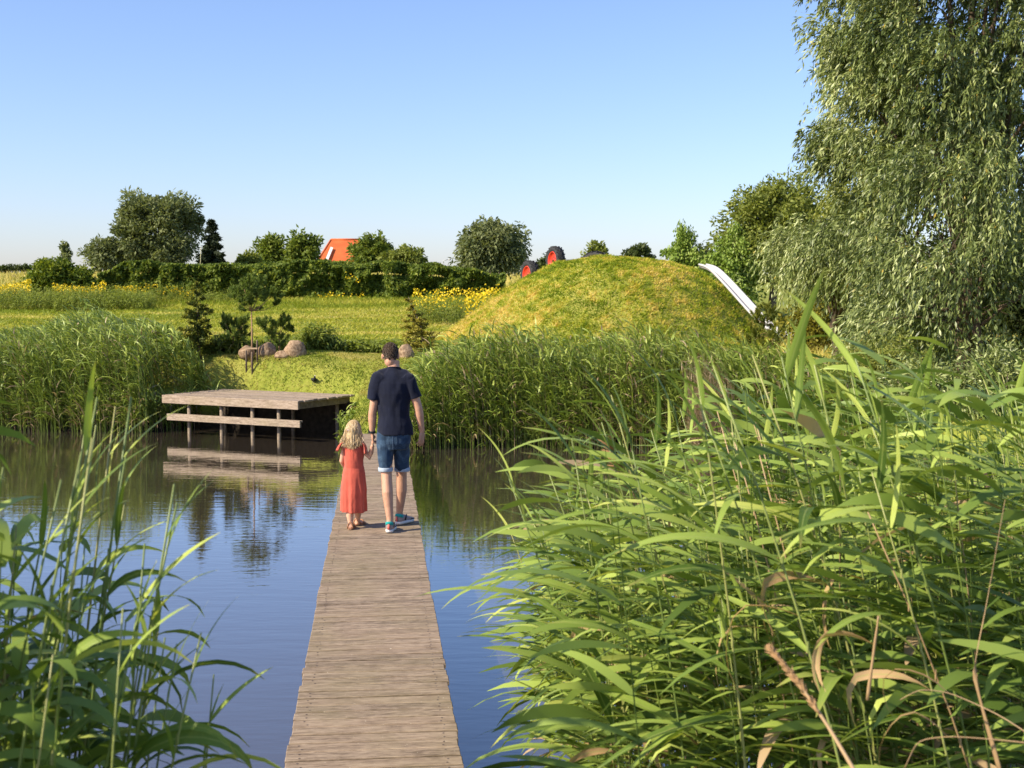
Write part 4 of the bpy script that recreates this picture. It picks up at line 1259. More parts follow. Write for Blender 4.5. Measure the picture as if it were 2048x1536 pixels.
willow('willow_tree', 'tall silvery willow filling the upper right of the view', bA, ctr(1940, 170, 27.5), (pxm(315, 27.5), 2.7, pxm(500, 27.5)), 301, 270, 44, 22, .62, M_WILLOW, L=.135, W=.034, droop=.6, trunk_r=.24, fill=34, limbs=42, shell=.62, hemi=-.8, gaps=((1850, 400, 100, 65), (2035, 560, 55, 200), (1885, 265, 40, 50), (1400, 300, 238, 900), (1740, 330, 45, 35)))
bB = P(1668, 740, 31); bB[2] = .8
willow('weeping_willow', 'smaller weeping willow hanging over the foot of the slide', bB, ctr(1680, 540, 31), (pxm(110, 31), 1.6, pxm(95, 31)), 302, 26, 36, 24, .95, M_WILLOW, L=.14, W=.034, trunk_r=.11, fill=20, hemi=-.1, shell=.6)
bC = P(1960, 850, 24.5); bC[2] = .5
willow('willow_tree', 'drooping silvery willow low at the right edge with branches near the water', bC, ctr(1930, 560, 24.5), (pxm(165, 24.5), 1.5, pxm(230, 24.5)), 303, 42, 36, 28, 1.25, M_WILLOW, L=.13, W=.032, trunk_r=.13, fill=40, hemi=-.6, shell=.65, gaps=((2040, 560, 60, 240), (1850, 400, 90, 60)))
bD = P(1760, 720, 34); bD[2] = .9
willow('willow_tree', 'yellow green willow filling the gap between the tall willow and the weeping one', bD, ctr(1805, 430, 34), (pxm(130, 34), 1.8, pxm(190, 34)), 304, 40, 30, 22, 1.0, M_WILLOW_Y, L=.14, W=.045, trunk_r=.16, fill=50, hemi=-.6, shell=.6, gaps=((1850, 400, 90, 70), (1700, 560, 60, 40)))
def bush(name, label, px, py, Y, wpx, hpx, seed, mat, n_cl=60, n_lf=60, L=.1, W=.032, cl=.28, shell=.4, down=.3):
    rng = np.random.default_rng(seed)
    c = P(px, py, Y); b = c.copy(); b[2] = float(top_h(c[0], c[1])) - .05
    root = thing(name, label, 'bush', b)
    cl_ = c - b
    V, Fq, ti = crown(rng, cl_, (pxm(wpx / 2, Y), pxm(wpx / 2, Y) * .8, pxm(hpx / 2, Y)), n_cl, n_lf, L, W, cl, shell, down, lump=.3, zmin=.05)
    mb = MB()
    for k in range(7):
        a = k * 2.4
        tip = cl_ + np.array([math.cos(a) * pxm(wpx, Y) * .35, math.sin(a) * .4, pxm(hpx, Y) * .25])
        mb.tube([(0, 0, -.1), tip * .5 + rng.normal(size=3) * .05, tip], [.03, .02, .006], 5)
    mb.build('stems', M_BARK, root, True)
    obj('foliage', np_mesh('foliage', V, Fq, mat, ti), root)
bush('willow_shrub', 'grey green willow shrub beside the foot of the slide', 1690, 785, 21.5, 110, 140, 311, M_WILLOW_Y, 70, 60)
bush('willow_shrub', 'wide yellow green willow shrub behind the tall foreground reeds', 1765, 755, 22.5, 170, 150, 312, M_WILLOW_Y, 100, 60)
bush('willow_shrub', 'silvery willow shrub under the low right willow', 1850, 800, 20.5, 170, 150, 313, M_WILLOW, 100, 60)
bush('willow_shrub', 'silvery willow shrub at the right picture edge near the water', 1990, 790, 20, 160, 190, 314, M_WILLOW, 110, 60)
bush('leafy_bush', 'bright green leafy bush framed by the weeping willow', 1690, 635, 37, 150, 150, 315, M_LF_MID, 90, 60, .13, .07, .35)
bush('leafy_bush', 'yellow green bush under the weeping willow just right of the slide', 1620, 650, 36, 90, 110, 316, M_LF_YEL, 50, 55, .12, .06, .3)
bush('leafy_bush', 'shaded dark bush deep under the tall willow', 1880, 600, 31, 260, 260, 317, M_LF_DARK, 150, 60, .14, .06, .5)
bush('leafy_bush', 'bush at the far right edge, leaves coloured dark to stand for deep shade', 2060, 560, 30, 200, 330, 318, M_LF_DARK, 150, 60, .14, .06, .5)  # dark leaf colour paints the shaded gap beside the willows
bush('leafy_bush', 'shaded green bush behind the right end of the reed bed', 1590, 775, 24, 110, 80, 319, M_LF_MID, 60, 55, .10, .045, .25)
# dry grass bank seen under the willows
rng = np.random.default_rng(321)
y = rng.uniform(30, 42, 14000); px = rng.uniform(1560, 2060, 14000)
x = (px - 1024) / F_PX * y
p = np.column_stack([x, y, ground_h(x, y)])
V, Fq = blades(rng, p, .12 + .25 * rng.random(len(p)), .035, .45)
tag(obj('bank_grass', np_mesh('bank_grass', V, Fq, M_GR_MEADOW, np.repeat(np.clip(.75 + rng.normal(size=len(p)) * .2, 0, 1), 3))), 'dry tan grass on the bank under the willows', None, None, 'stuff')
# ================================================================ PEOPLE
def skin_mat(name, c):
    t = NT(name)
    n = t.noise(t.pos(obj=True), 14, 3, .6)
    col = t.ramp(n, [(.3, tuple(v * .86 for v in c)), (.7, tuple(min(1, v * 1.1) for v in c))])
    b = t.bsdf(col, .5, .4)
    b.inputs['Subsurface Weight'].default_value = .08
    b.inputs['Subsurface Radius'].default_value = (.02, .008, .004)
    return t.done(b)
def cloth_mat(name, c, var=.12, scale=240, rough=.9, spec=.15, fade=None):
    t = NT(name)
    p = t.pos(obj=True)
    wv = t.noise(p, scale, 2, .5)
    bl = t.noise(p, 9, 4, .6)
    col = t.ramp(bl, [(.3, tuple(v * (1 - var) for v in c)), (.7, tuple(v * (1 + var) for v in c))])
    if fade is not None:
        col = t.mix(t.ramp(t.noise(p, 16, 4, .65), [(.5, (0,) * 3), (.75, (.7,) * 3)]), col, fade)
    fold = t.noise(t.pos((1, 1, .35), True), 24, 2, .5)
    h = t.math('ADD', t.math('MULTIPLY', wv, .12), fold)
    b = t.bsdf(col, rough, spec, bump=h, bstr=.35, bdist=.012)
    b.inputs['Sheen Weight'].default_value = .15
    return t.done(b)
M_SKIN = skin_mat('tanned_skin', (.52, .285, .185))
M_SKIN_C = skin_mat('fair_skin', (.62, .35, .235))

def hand(mb, wrist, d, n, thumb, k=1.0, curls=(.35, .45, .5, .55), spread=.16, thumb_out=.7, wr=None):
    """palm, four fingers and a thumb; d finger direction, n the way the fingers curl, thumb = thumb-side direction"""
    d = norm(np.asarray(d, float)); n = np.asarray(n, float); n = norm(n - d * (n @ d))
    s = np.cross(d, n)
    if s @ np.asarray(thumb, float) < 0: s = -s
    w = np.asarray(wrist, float)
    pl = .092 * k
    q = [w - d * .02 * k, w + d * .012 * k, w + d * pl * .5, w + d * pl * .95]
    mb.tube(q, np.array([[.027, .02], [.029, .018], [.040, .016], [.038, .012]]) * k, 12, ref=n)
    for i, (off, L) in enumerate(((.029, .072), (.0098, .081), (-.0098, .076), (-.029, .060))):
        f = w + d * (pl * (.93 - .05 * abs(i - 1.2))) + s * off * k
        ang = 0.0
        pts = [f - d * .02 * k, f]
        dirs = norm(d + s * (1.5 - i) * spread * .5)
        for j, fr in enumerate((.45, .31, .24)):
            ang += curls[i] * (.6 if j == 0 else 1.0)
            dd = dirs * math.cos(ang) + n * math.sin(ang)
            pts.append(pts[-1] + dd * L * fr * k)
        mb.tube(pts, np.array([.0098, .0098, .0092, .0082, .0062]) * k, 8, ref=s)
        mb.ball(pts[-1], .0064 * k, 8, 6)
    t0 = w + d * .022 * k + s * .024 * k
    td = norm(d * .75 + s * thumb_out + n * .35)
    pts = [w + d * .01 * k + s * .006 * k, t0, t0 + td * .034 * k, t0 + td * .034 * k + norm(td + n * .3 + d * .2) * .028 * k, t0 + td * .034 * k + norm(td + n * .5 + d * .35) * .05 * k]
    mb.tube(pts, np.array([.013, .0145, .0118, .0105, .007]) * k, 8, ref=n)
    mb.ball(pts[-1], .0072 * k, 8, 6)

def head(mb, c, fwd, k=1.0, wide=1.0):
    """skull, jaw, nose, ears, brow; c = skull centre, fwd = facing direction"""
    fwd = norm(np.asarray(fwd, float)); up = np.array([0, 0, 1.0]); up = norm(up - fwd * (up @ fwd))
    rt = np.cross(fwd, up)
    M = np.stack([rt, fwd, up], 1)
    def at(x, y, z): return np.asarray(c) + M @ (np.array([x, y, z]) * k)
    mb.ball(at(0, -.008, .012), np.array([.074 * wide, .094, .100]) * k, 20, 14, M)
    mb.ball(at(0, .028, -.055), np.array([.058 * wide, .066, .066]) * k, 16, 12, M)
    mb.ball(at(0, .052, -.098), np.array([.034 * wide, .036, .026]) * k, 12, 8, M)          # chin
    mb.ball(at(0, -.03, -.06), np.array([.052, .055, .06]) * k, 12, 8, M)
    mb.tube([at(0, .082, .012), at(0, .100, -.018), at(0, .112, -.034)], np.array([.009, .011, .013]) * k, 8, ref=rt)
    mb.ball(at(0, .096, -.036), np.array([.018, .014, .010]) * k, 8, 6, M)
    for sx in (-1, 1):
        mb.ball(at(sx * .030, .076, .022), np.array([.020, .012, .008]) * k, 8, 6, M)        # brow
        mb.ball(at(sx * .034, .062, -.026), np.array([.022, .02, .018]) * k, 8, 6, M)        # cheek
        mb.ball(at(sx * .077 * wide, -.006, -.022), np.array([.009, .019, .031]) * k, 10, 8, M)  # ear
        mb.ball(at(sx * .081 * wide, -.014, -.012), np.array([.007, .013, .020]) * k, 8, 6, M)
    mb.ball(at(0, .086, -.066), np.array([.024, .010, .006]) * k, 8, 6, M)                    # lips
    mb.ball(at(0, .084, -.076), np.array([.020, .010, .006]) * k, 8, 6, M)
    return at, M

def eyes(root, at, M, k, iris):
    for sx in (-1, 1):
        mb = MB(); mb.ball(at(sx * .030, .074, .004), .0118 * k, 10, 8); e = mb.build('eye', M_EYE, root, True)
        mb = MB(); mb.ball(at(sx * .030, .0815, .004), np.array([.0058, .0048, .0058]) * k, 8, 6, M); mb.build('iris', iris, e, True)
M_EYE = flat_mat('eye_white', (.75, .73, .70), .3, 10, .03)
M_IRIS = flat_mat('iris_blue', (.08, .11, .16), .3, 10, .1)

def finish(name, mb, voxel, mat, parent, sm=4, disp=None):
    V, N, Fq = remeshed(mb, voxel, sm)
    if disp is not None: V = V + N * disp(V)[:, None]
    return obj(name, np_mesh(name, V, Fq, mat, smooth=True), parent)

# ---- man
YM = 12.62
m0 = np.array([P(780, 1066, 12.5)[0], YM, DECK])
man = thing('person', 'man in navy t-shirt and denim shorts walking away hand in hand with the girl', 'person', m0)
def mp(px, py, dy=0.0): return P(px, py, YM + dy) - m0
mb = MB()
# torso
tz = [(.82, .105, .075), (.92, .135, .09), (1.0, .14, .095), (1.12, .135, .092), (1.25, .14, .095), (1.38, .15, .095), (1.46, .145, .085), (1.52, .12, .07), (1.565, .075, .064), (1.60, .056, .060), (1.66, .054, .060)]
cx = mp(788, 900)[0]
tc = [np.array([cx + .0 * z, .01 + (.0 if z < 1.4 else (z - 1.4) * .22), z]) for z, a, b in tz]
mb.tube(tc, [(a, b) for z, a, b in tz], 20)
hc = np.array([mp(779, 700)[0], .075, 1.718])
at, HM = head(mb, hc, (-.16, 1, -.16), 1.0)
# legs
Lh, Lk, Lc, La = mp(771, 880), mp(773, 948, -.02), mp(775, 985, -.07), mp(780, 1043, -.10)
Rh, Rk, Rc, Ra = mp(803, 880, .04), mp(803, 948, .22), mp(803, 980, .24), mp(799, 1030, .29)
def leg(h, kn, ca, an, s=1.0):
    up = h + [0, 0, .04]
    mid = (h + kn) / 2
    kc = (kn + ca) / 2
    mb.tube([up, h, mid, kn + [0, 0, .06], kn, kc, ca, (ca * .5 + an * .5), an + [0, 0, .03], an - [0, 0, .06]],
            np.array([[.06, .06], [.066, .07], [.062, .066], [.056, .060], [.053, .057], [.053, .058], [.054, .060], [.043, .046], [.034, .040], [.034, .042]]) * s, 16)
leg(Lh, Lk, Lc, La); leg(Rh, Rk, Rc, Ra)
for an, fd in ((La, (.02, 1)), (Ra, (.42, .9))):
    f = norm(np.array([fd[0], fd[1], 0]))
    mb.tube([an - [0, 0, .06] - f * .04, an - [0, 0, .07] + f * .06, an - [0, 0, .085] + f * .16], [(.034, .035), (.04, .03), (.034, .018)], 10, ref=(0, 0, 1))
# left arm (holds the child's hand) and right arm (free)
S1, E1, W1 = mp(757, 757), mp(745, 826, .0), mp(744.5, 866, .035)
S2, E2, W2 = mp(818, 757), mp(837, 816, .0), mp(844, 863, .05)
def arm(S, E, W, k=1.0):
    el = (S + E) / 2
    mb.tube([S * .75 + (S + [0, 0, -.02]) * .25, el, E * .8 + S * .2, E, E * .7 + W * .3, E * .3 + W * .7, W], np.array([[.056, .058], [.049, .052], [.042, .045], [.040, .042], [.042, .043], [.033, .034], [.026, .023]]) * k, 14)
    mb.ball(S, np.array([.052, .052, .05]) * k, 12, 8)
arm(S1, E1, W1); arm(S2, E2, W2)
H1 = mp(745.5, 884, .05)
hand(mb, W1, H1 - W1 + [.0, .012, 0], (1, .25, 0), (0, 1, -.1), .92, (.85, .8, .8, .8), .1, .9)
hand(mb, W2, mp(842, 897, .06) - W2, (-.75, .55, 0), (-.3, 1, 0), 1.0, (.22, .3, .36, .42), .28, .75)
finish('body', mb, .0046, M_SKIN, man, 5)
eyes(man, at, HM, 1.0, M_IRIS)

# hair: cap + short strands
def hair_cap(root, at, M, k, mat, rng, n=4200, ln=.017, cut=None):
    u = norm(rng.normal(size=(n * 2, 3)))
    ok = cut(u)
    u = u[ok][:n]
    c = at(0, -.010, .016)
    r = np.array([.0760, .0968, .1025]) * k
    p = c + (u * r) @ M.T
    dn = np.array([0, -.25, -1.0]); tg = u * .55 + dn * .75 + rng.normal(size=u.shape) * .28
    tg = norm(tg - u * np.minimum(0, (tg * u).sum(1))[:, None])
    d = tg @ M.T
    V, Fq = leaf_quads(p + d * ln * .3, d, u @ M.T + rng.normal(size=u.shape) * .4, ln * (.7 + .6 * rng.random(len(u))), .0042)
    hb = obj('hair', np_mesh('hair', V, Fq, mat, np.repeat(rng.random(len(u)), 4)), root)
    b, Fl = ball((1, 1, 1), 28, 20)
    keep = cut(norm(b))
    r2 = r * 1.0
    bb = c + (b * r2 * (1 + .012 * vnoise(b * 6, 3))[:, None]) @ M.T
    F2 = [f for f in Fl if all(keep[i] for i in f)]
    obj('hair_base', py_mesh('hair_base', bb, F2, M_HAIR_BASE, True), hb)
M_HAIR = leaf_mat('brown_hair', [(0, (.055, .038, .027)), (.6, (.15, .105, .072)), (1, (.30, .22, .155))], .05, .4, .5)
M_HAIR_BASE = flat_mat('brown_hair_base', (.07, .045, .03), .6, 60, .4, .4, .5)
rng = np.random.default_rng(401)
def man_cut(u):
    lim = np.where(u[:, 1] < .1, -.60 + .45 * np.clip(u[:, 1] + .55, 0, 1) + .10 * np.sin(u[:, 0] * 9), .42 + .15 * (u[:, 1] > .5))
    return (u[:, 2] > lim) & ~((np.abs(u[:, 0]) > .88) & (u[:, 2] < -.12))
hair_cap(man, at, HM, 1.0, M_HAIR, rng, 6500, .014, man_cut)

# t-shirt
def folds(a1, a2, s1=9, s2=22, seed=0, zsq=.45):
    return lambda V: a1 * fbm(V * np.array([s1, s1, s1 * zsq]), seed, 3) + a2 * vnoise(V * np.array([s2, s2, s2 * zsq]), seed + 5)
mb = MB()
hem = mp(788, 866)[2]
sz = [(hem - .012, .176, .132), (1.04, .170, .124), (1.12, .148, .110), (1.22, .156, .114), (1.34, .182, .124), (1.43, .190, .118), (1.50, .176, .100), (1.545, .128, .084), (1.578, .078, .074), (1.60, .064, .068)]
mb.tube([np.array([cx + .003, .01 + (0 if z < 1.4 else (z - 1.4) * .2), z]) for z, a, b in sz], [(a, b) for z, a, b in sz], 28)
for S, E, ex in ((S1, E1, -1), (S2, E2, 1)):
    d = norm(E - S)
    mb.tube([S - d * .02 + [-ex * .05, 0, .0], S + d * .03, S + d * .11, S + d * .205], [(.060, .066), (.072, .072), (.070, .070), (.072, .070)], 18)
    mb.ball(S + [-ex * .008, 0, .003], (.070, .070, .064), 16, 12)
    mb.tube([S + [-ex * .005, 0, .012], np.array([cx + ex * .10, .02, 1.532]), np.array([cx + ex * .05, .035, 1.572])], [(.054, .052), (.056, .050), (.035, .035)], 14)
M_SHIRT = cloth_mat('navy_cotton', (.006, .0085, .022), .2)
shirt = finish('t_shirt', mb, .006, M_SHIRT, man, 6, folds(.020, .007, 7, 19, 3))
mb = MB()
th = np.linspace(0, 2 * PI, 29)[:-1]
mb.tube([np.array([cx + .003 + .062 * math.cos(a), .048 + .066 * math.sin(a), 1.590 - .012 * math.sin(a)]) for a in np.append(th, th[0])], .0062, 6, ref=(0, 0, 1), cap=False)
mb.build('collar', M_SHIRT, shirt, True)

# denim shorts
mb = MB()
wz = hem + .05
cuff = mp(770, 940)[2]
mb.tube([np.array([cx, .012, z]) for z in (wz, .93, .86, .80)], [(.160, .116), (.168, .124), (.162, .122), (.135, .10)], 24)
for h, kn, px0, px1, dy in ((Lh, Lk, 757, 785, -.01), (Rh, Rk, 789, 819, .12)):
    b = mp((px0 + px1) / 2, 938, dy)
    w = (px1 - px0) / 206 / 2
    hh = h + [0, 0, .02]
    mb.tube([hh + [0, 0, .05], hh, hh * .5 + b * .5, b], [(.086, .100), (.088, .102), (.078, .088), (w * 1.0, .074)], 20)
M_DENIM = cloth_mat('blue_denim', (.018, .042, .082), .35, 420, .85, .2, (.075, .135, .21))
shorts = finish('denim_shorts', mb, .006, M_DENIM, man, 5, folds(.009, .004, 11, 26, 8, .6))
M_CUFF = cloth_mat('denim_cuff', (.34, .40, .47), .12, 420)
for px0, px1, dy in ((757, 785, -.01), (789, 819, .12)):
    b = mp((px0 + px1) / 2, 938, dy); w = (px1 - px0) / 206 / 2
    mb = MB(); mb.tube([b + [0, 0, .018], b + [0, 0, .012], b - [0, 0, .016], b - [0, 0, .022]], [(w * 1.02, .075), (w * 1.07, .079), (w * 1.07, .079), (w * 1.02, .075)], 24)
    mb.build('rolled_cuff', M_CUFF, shorts, True)
M_STITCH = flat_mat('denim_stitch', (.055, .09, .15), .85, 40, .2)
mb = MB()
zz = np.linspace(wz - .02, .80, 10)
mb.tube([np.array([cx, .012 - (.119 if z > .84 else .112) - .003, z]) for z in zz], .0035, 5)
for sx in (-.085, .085):           # back pockets, laid on the cloth
    def on(x, z):
        f = np.interp(z, [.80, .86, .93, wz], [.10, .122, .124, .116]); w_ = np.interp(z, [.80, .86, .93, wz], [.135, .162, .168, .160])
        return np.array([cx + x, .012 - f * math.sqrt(max(.02, 1 - (x / w_) ** 2)) - .003, z])
    ol = [(-.048, .945), (.048, .945), (.048, .865), (0, .835), (-.048, .865), (-.048, .945)]
    mb.tube([on(sx + x, z) for x, z in ol], .0014, 4, cap=False)
mb.build('seam', M_STITCH, shorts, True)

# watch, shoes
M_BLACK = flat_mat('black_rubber', (.012, .012, .014), .45, 30, .2)
wd = norm(W1 - E1); wc = W1 - wd * .012
mb = MB(); mb.tube([wc - wd * .012, wc - wd * .008, wc + wd * .008, wc + wd * .012], [(.029, .028), (.032, .031), (.032, .031), (.029, .028)], 18); wt = mb.build('watch_strap', M_BLACK, man, True)
mb = MB(); mb.box(wc + [-.033, .0, 0], (.010, .034, .036), bev=.003); mb.build('watch_case', M_BLACK, wt)
M_SOLE = flat_mat('white_sole', (.68, .66, .64), .6, 20, .06)
M_SHOE = cloth_mat('grey_shoe_mesh', (.30, .24, .23), .2, 300)
M_SHOE_B = flat_mat('black_shoe_panel', (.02, .02, .024), .6, 30, .2)
M_TEAL = cloth_mat('teal_collar', (.02, .30, .28), .15, 300)
M_PINK = flat_mat('coral_shoe_detail', (.75, .16, .12), .6, 30, .1)
def shoe(an, ground, yaw, pitch):
    root_off = np.array([an[0], an[1], 0])
    Rz = rotz(yaw); Rx = np.array(Euler((pitch, 0, 0)).to_matrix())
    def X(V): return (np.asarray(V, float) @ Rx.T) @ Rz.T + np.array([an[0], an[1], ground])
    def outline(s):   # s 0 heel..1 toe ; half width
        return np.interp(s, [0, .08, .3, .5, .72, .9, 1], [.018, .034, .033, .036, .046, .036, .010])
    ss = np.linspace(0, 1, 17); L = .285
    mb = MB(); V = []
    n = len(ss)
    for s in ss:
        w = outline(s); y = -.085 + L * s; lift = .012 * max(0, (s - .8) / .2) ** 2 + .006 * max(0, (.12 - s) / .12)
        for (fx, z) in ((-1, lift), (1, lift), (1.10, .028 + lift * .6), (-1.10, .028 + lift * .6)): V.append((w * fx, y, z))
    Fl = [(i * 4 + k, i * 4 + (k + 1) % 4, i * 4 + 4 + (k + 1) % 4, i * 4 + 4 + k) for i in range(n - 1) for k in range(4)] + [(0, 3, 2, 1), ((n - 1) * 4, (n - 1) * 4 + 1, (n - 1) * 4 + 2, (n - 1) * 4 + 3)]
    mb.add(X(V), Fl); sole = mb.build('shoe_sole', M_SOLE, man, True)
    mb = MB()
    pts, rad = [], []
    for s in np.linspace(0.02, .97, 12):
        top = np.interp(s, [0, .05, .25, .42, .6, .85, 1], [.075, .088, .092, .088, .066, .045, .03])
        pts.append((0, -.085 + L * s, .024 + (top - .024) / 2)); rad.append((outline(s) * 1.04, (top - .018) / 2))
    V, Fl = tube(pts, rad, 16, ref=(0, 0, 1)); mb.add(X(V), Fl); up = mb.build('shoe_upper', M_SHOE, man, True)
    mb = MB()
    V, Fl = tube([(0, -.045, .070), (0, -.04, .086), (0, -.036, .100)], [(.038, .046), (.040, .050), (.036, .046)], 16); mb.add(X(V), Fl); mb.build('shoe_collar', M_TEAL, up, True)
    mb = MB()
    for sx in (-1, 1):
        V, Fl = tube([(sx * .036, .01, .04), (sx * .034, .03, .065), (sx * .020, .055, .082)], [(.006, .014)] * 3, 8, ref=(0, 0, 1)); mb.add(X(V), Fl)
        V, Fl = tube([(sx * .040, .10, .034), (sx * .044, .13, .036), (sx * .036, .165, .034)], [(.008, .006)] * 3, 8, ref=(0, 0, 1)); mb.add(X(V), Fl)
    mb.build('shoe_panel', M_SHOE_B, up, True)
    mb = MB(); V, Fl = tube([(0, -.089, .035), (0, -.093, .06), (0, -.090, .085)], [(.010, .005)] * 3, 8); mb.add(X(V), Fl); mb.build('heel_tab', M_PINK, up, True)
shoe(La + [.0, .0, 0], .004, R(-3), R(-4) * 0)
shoe(Ra + [.02, .02, 0], .010, R(-30), 0)

# ---- child
YC = 12.72
c0 = np.array([P(702, 1062, 12.66)[0], YC, DECK])
girl = thing('person', 'small blonde girl in a coral dress and sandals holding the man\'s hand', 'person', c0)
def cp(px, py, dy=0.0): return P(px, py, YC + dy) - c0
mb = MB()
gx = cp(708, 950)[0]
tz = [(.42, .080, .065), (.52, .082, .068), (.62, .074, .058), (.72, .082, .062), (.80, .095, .068), (.845, .072, .055), (.868, .036, .038), (.91, .033, .036)]
mb.tube([np.array([gx, .0, z]) for z, a, b in tz], [(a, b) for z, a, b in tz], 18)
hg = np.array([cp(707, 862)[0], .03, .965])
atg, GM = head(mb, hg, (.12, 1, .02), .90, 1.0)
def cleg(h, kn, an):
    mb.tube([h, h * .5 + kn * .5, kn, kn * .65 + an * .35, kn * .25 + an * .75, an, an - [0, 0, .035]], [(.058, .06), (.05, .052), (.038, .04), (.038, .041), (.027, .029), (.024, .027), (.025, .03)], 12)
g1h, g1k, g1a = cp(698, 975), cp(699, 1018, -.02), cp(701.5, 1051, -.05)
g2h, g2k, g2a = cp(717, 975), cp(716, 1014, .08), cp(715.5, 1043, .16)
cleg(g1h, g1k, g1a); cleg(g2h, g2k, g2a)
gfeet = ((g1a, np.array([.05, 1, 0.])), (g2a, np.array([.45, .9, 0.])))
for an, fd in gfeet:
    f = norm(fd); a = an.copy(); a[2] = .036
    mb.tube([a - f * .035, a + f * .03 - [0, 0, .006], a + f * .085 - [0, 0, .014], a + f * .115 - [0, 0, .018]], [(.023, .022), (.026, .022), (.030, .014), (.022, .009)], 10, ref=(0, 0, 1))
    s = np.cross(f, (0, 0, 1.0))
    for j in range(5):
        t0 = a + f * (.118 - .006 * abs(j - 1) * (j > 0)) + s * (-.02 + .01 * j) * (1 if an is g2a else -1) - [0, 0, .02]
        mb.ball(t0, (.006 - .0006 * j) * np.ones(3), 6, 5)
A1s, A1e = cp(722, 894), cp(740, 915, .02)
A1w = (H1 + m0 - c0) + np.array([-.004, .012, -.035])
def carm(S, E, W):
    mb.tube([S, S * .5 + E * .5, E, E * .6 + W * .4, W], [(.034, .034), (.029, .03), (.026, .027), (.025, .025), (.018, .016)], 12)
carm(A1s, A1e, A1w)
hand(mb, A1w, np.array([.01, .02, 1.0]), (1, .2, 0), (0, 1, .1), .62, (.6, .6, .6, .6), .1, .6)
A2s, A2e, A2w = cp(690, 894), cp(684, 922, .04), cp(690, 935, .14)
carm(A2s, A2e, A2w)
hand(mb, A2w, np.array([.25, .8, -.1]), (.3, -.1, -1), (1, .2, 0), .62, (.4, .45, .5, .5), .2, .6)
finish('body', mb, .0042, M_SKIN_C, girl, 4)
eyes(girl, atg, GM, .9, M_IRIS)

# dress: bodice, gathered skirt with folds, flutter sleeves
M_DRESS = cloth_mat('coral_cotton', (.52, .10, .066), .14, 200, .9, .15)
mb = MB()
waist = cp(706, 930)[2]; hemz = cp(706, 1023)[2]
xs_ = lambda py: cp(1, py)[2]
bz = [(waist - .02, .092, .078), (waist, .094, .080), (waist + .06, .098, .080), (.79, .106, .078), (.845, .092, .066), (.872, .055, .05), (.885, .044, .045)]
mb.tube([np.array([gx, 0, z]) for z, a, b in bz], [(a, b) for z, a, b in bz], 24)
def skirt_mod(s, th):
    g = np.clip((s - .08) / .92, 0, 1)
    return 1 + g * (.12 * np.sin(th * 8 + 1.2 + .8 * np.sin(th * 2) + s * .8) + .05 * np.sin(th * 15 + 2 * s)) * .8
zz = np.linspace(waist + .03, hemz, 16)
ww = np.interp((waist - zz) / (waist - hemz), [0, .12, .5, 1], [.094, .107, .124, .124])
dd = np.interp((waist - zz) / (waist - hemz), [0, .12, .5, 1], [.080, .096, .118, .125])
mb.tube([np.array([gx - .0 - .012 * s, .008 + .02 * s, z]) for s, z in zip(np.linspace(0, 1, 16), zz)], np.stack([ww, dd], 1), 72, mod=skirt_mod)
dress = finish('dress', mb, .0052, M_DRESS, girl, 2, lambda V: .009 * fbm(V * np.array([12, 12, 6]), 17, 3) + .003 * np.clip((V[:, 2] - .5) / .2, 0, 1) * vnoise(V * np.array([30, 30, 14]), 19))
for S, ex, px_out, py_out in ((A2s, -1, 674, 897), (A1s, 1, 733, 902)):
    mb = MB()
    N = 14
    rows = []
    tip = cp(px_out, py_out)
    for r_ in range(5):
        s = r_ / 4
        row = []
        for i in range(N):
            a = -1.15 + 2.3 * i / (N - 1)
            top = np.array([gx + ex * (.045 + .055 * math.cos(a * .7)), math.sin(a) * .062, .872 - .030 * abs(math.cos(a)) * 1.2])
            end = np.array([tip[0] - ex * .02 * (1 - math.cos(a)), math.sin(a) * .090, tip[2] - .02 + .03 * (1 - math.cos(a))])
            q = top * (1 - s) + end * s + np.array([0, 0, .030 * math.sin(s * PI)])
            q = q + np.array([ex * .012, 0, .006]) * math.sin(i * 1.9 + ex) * s
            row.append(q)
        rows.append(row)
    V = np.array(rows).reshape(-1, 3)
    V2 = V - np.array([0, 0, .006])
    k = len(V); Fl = []
    for r_ in range(4):
        for i in range(N - 1):
            a_, b_, c_, d_ = r_ * N + i, r_ * N + i + 1, (r_ + 1) * N + i + 1, (r_ + 1) * N + i
            Fl.append((a_, b_, c_, d_)); Fl.append((k + d_, k + c_, k + b_, k + a_))
    for i in range(N - 1):
        Fl.append((4 * N + i, 4 * N + i + 1, k + 4 * N + i + 1, k + 4 * N + i)); Fl.append((k + i, k + i + 1, i + 1, i))
    for r_ in range(4):
        Fl.append((r_ * N, (r_ + 1) * N, k + (r_ + 1) * N, k + r_ * N)); Fl.append((k + r_ * N + N - 1, k + (r_ + 1) * N + N - 1, (r_ + 1) * N + N - 1, r_ * N + N - 1))
    mb.add(V, Fl) if False else mb.add(np.concatenate([V, V2]), Fl)
    mb.build('flutter_sleeve', M_DRESS, dress, True)
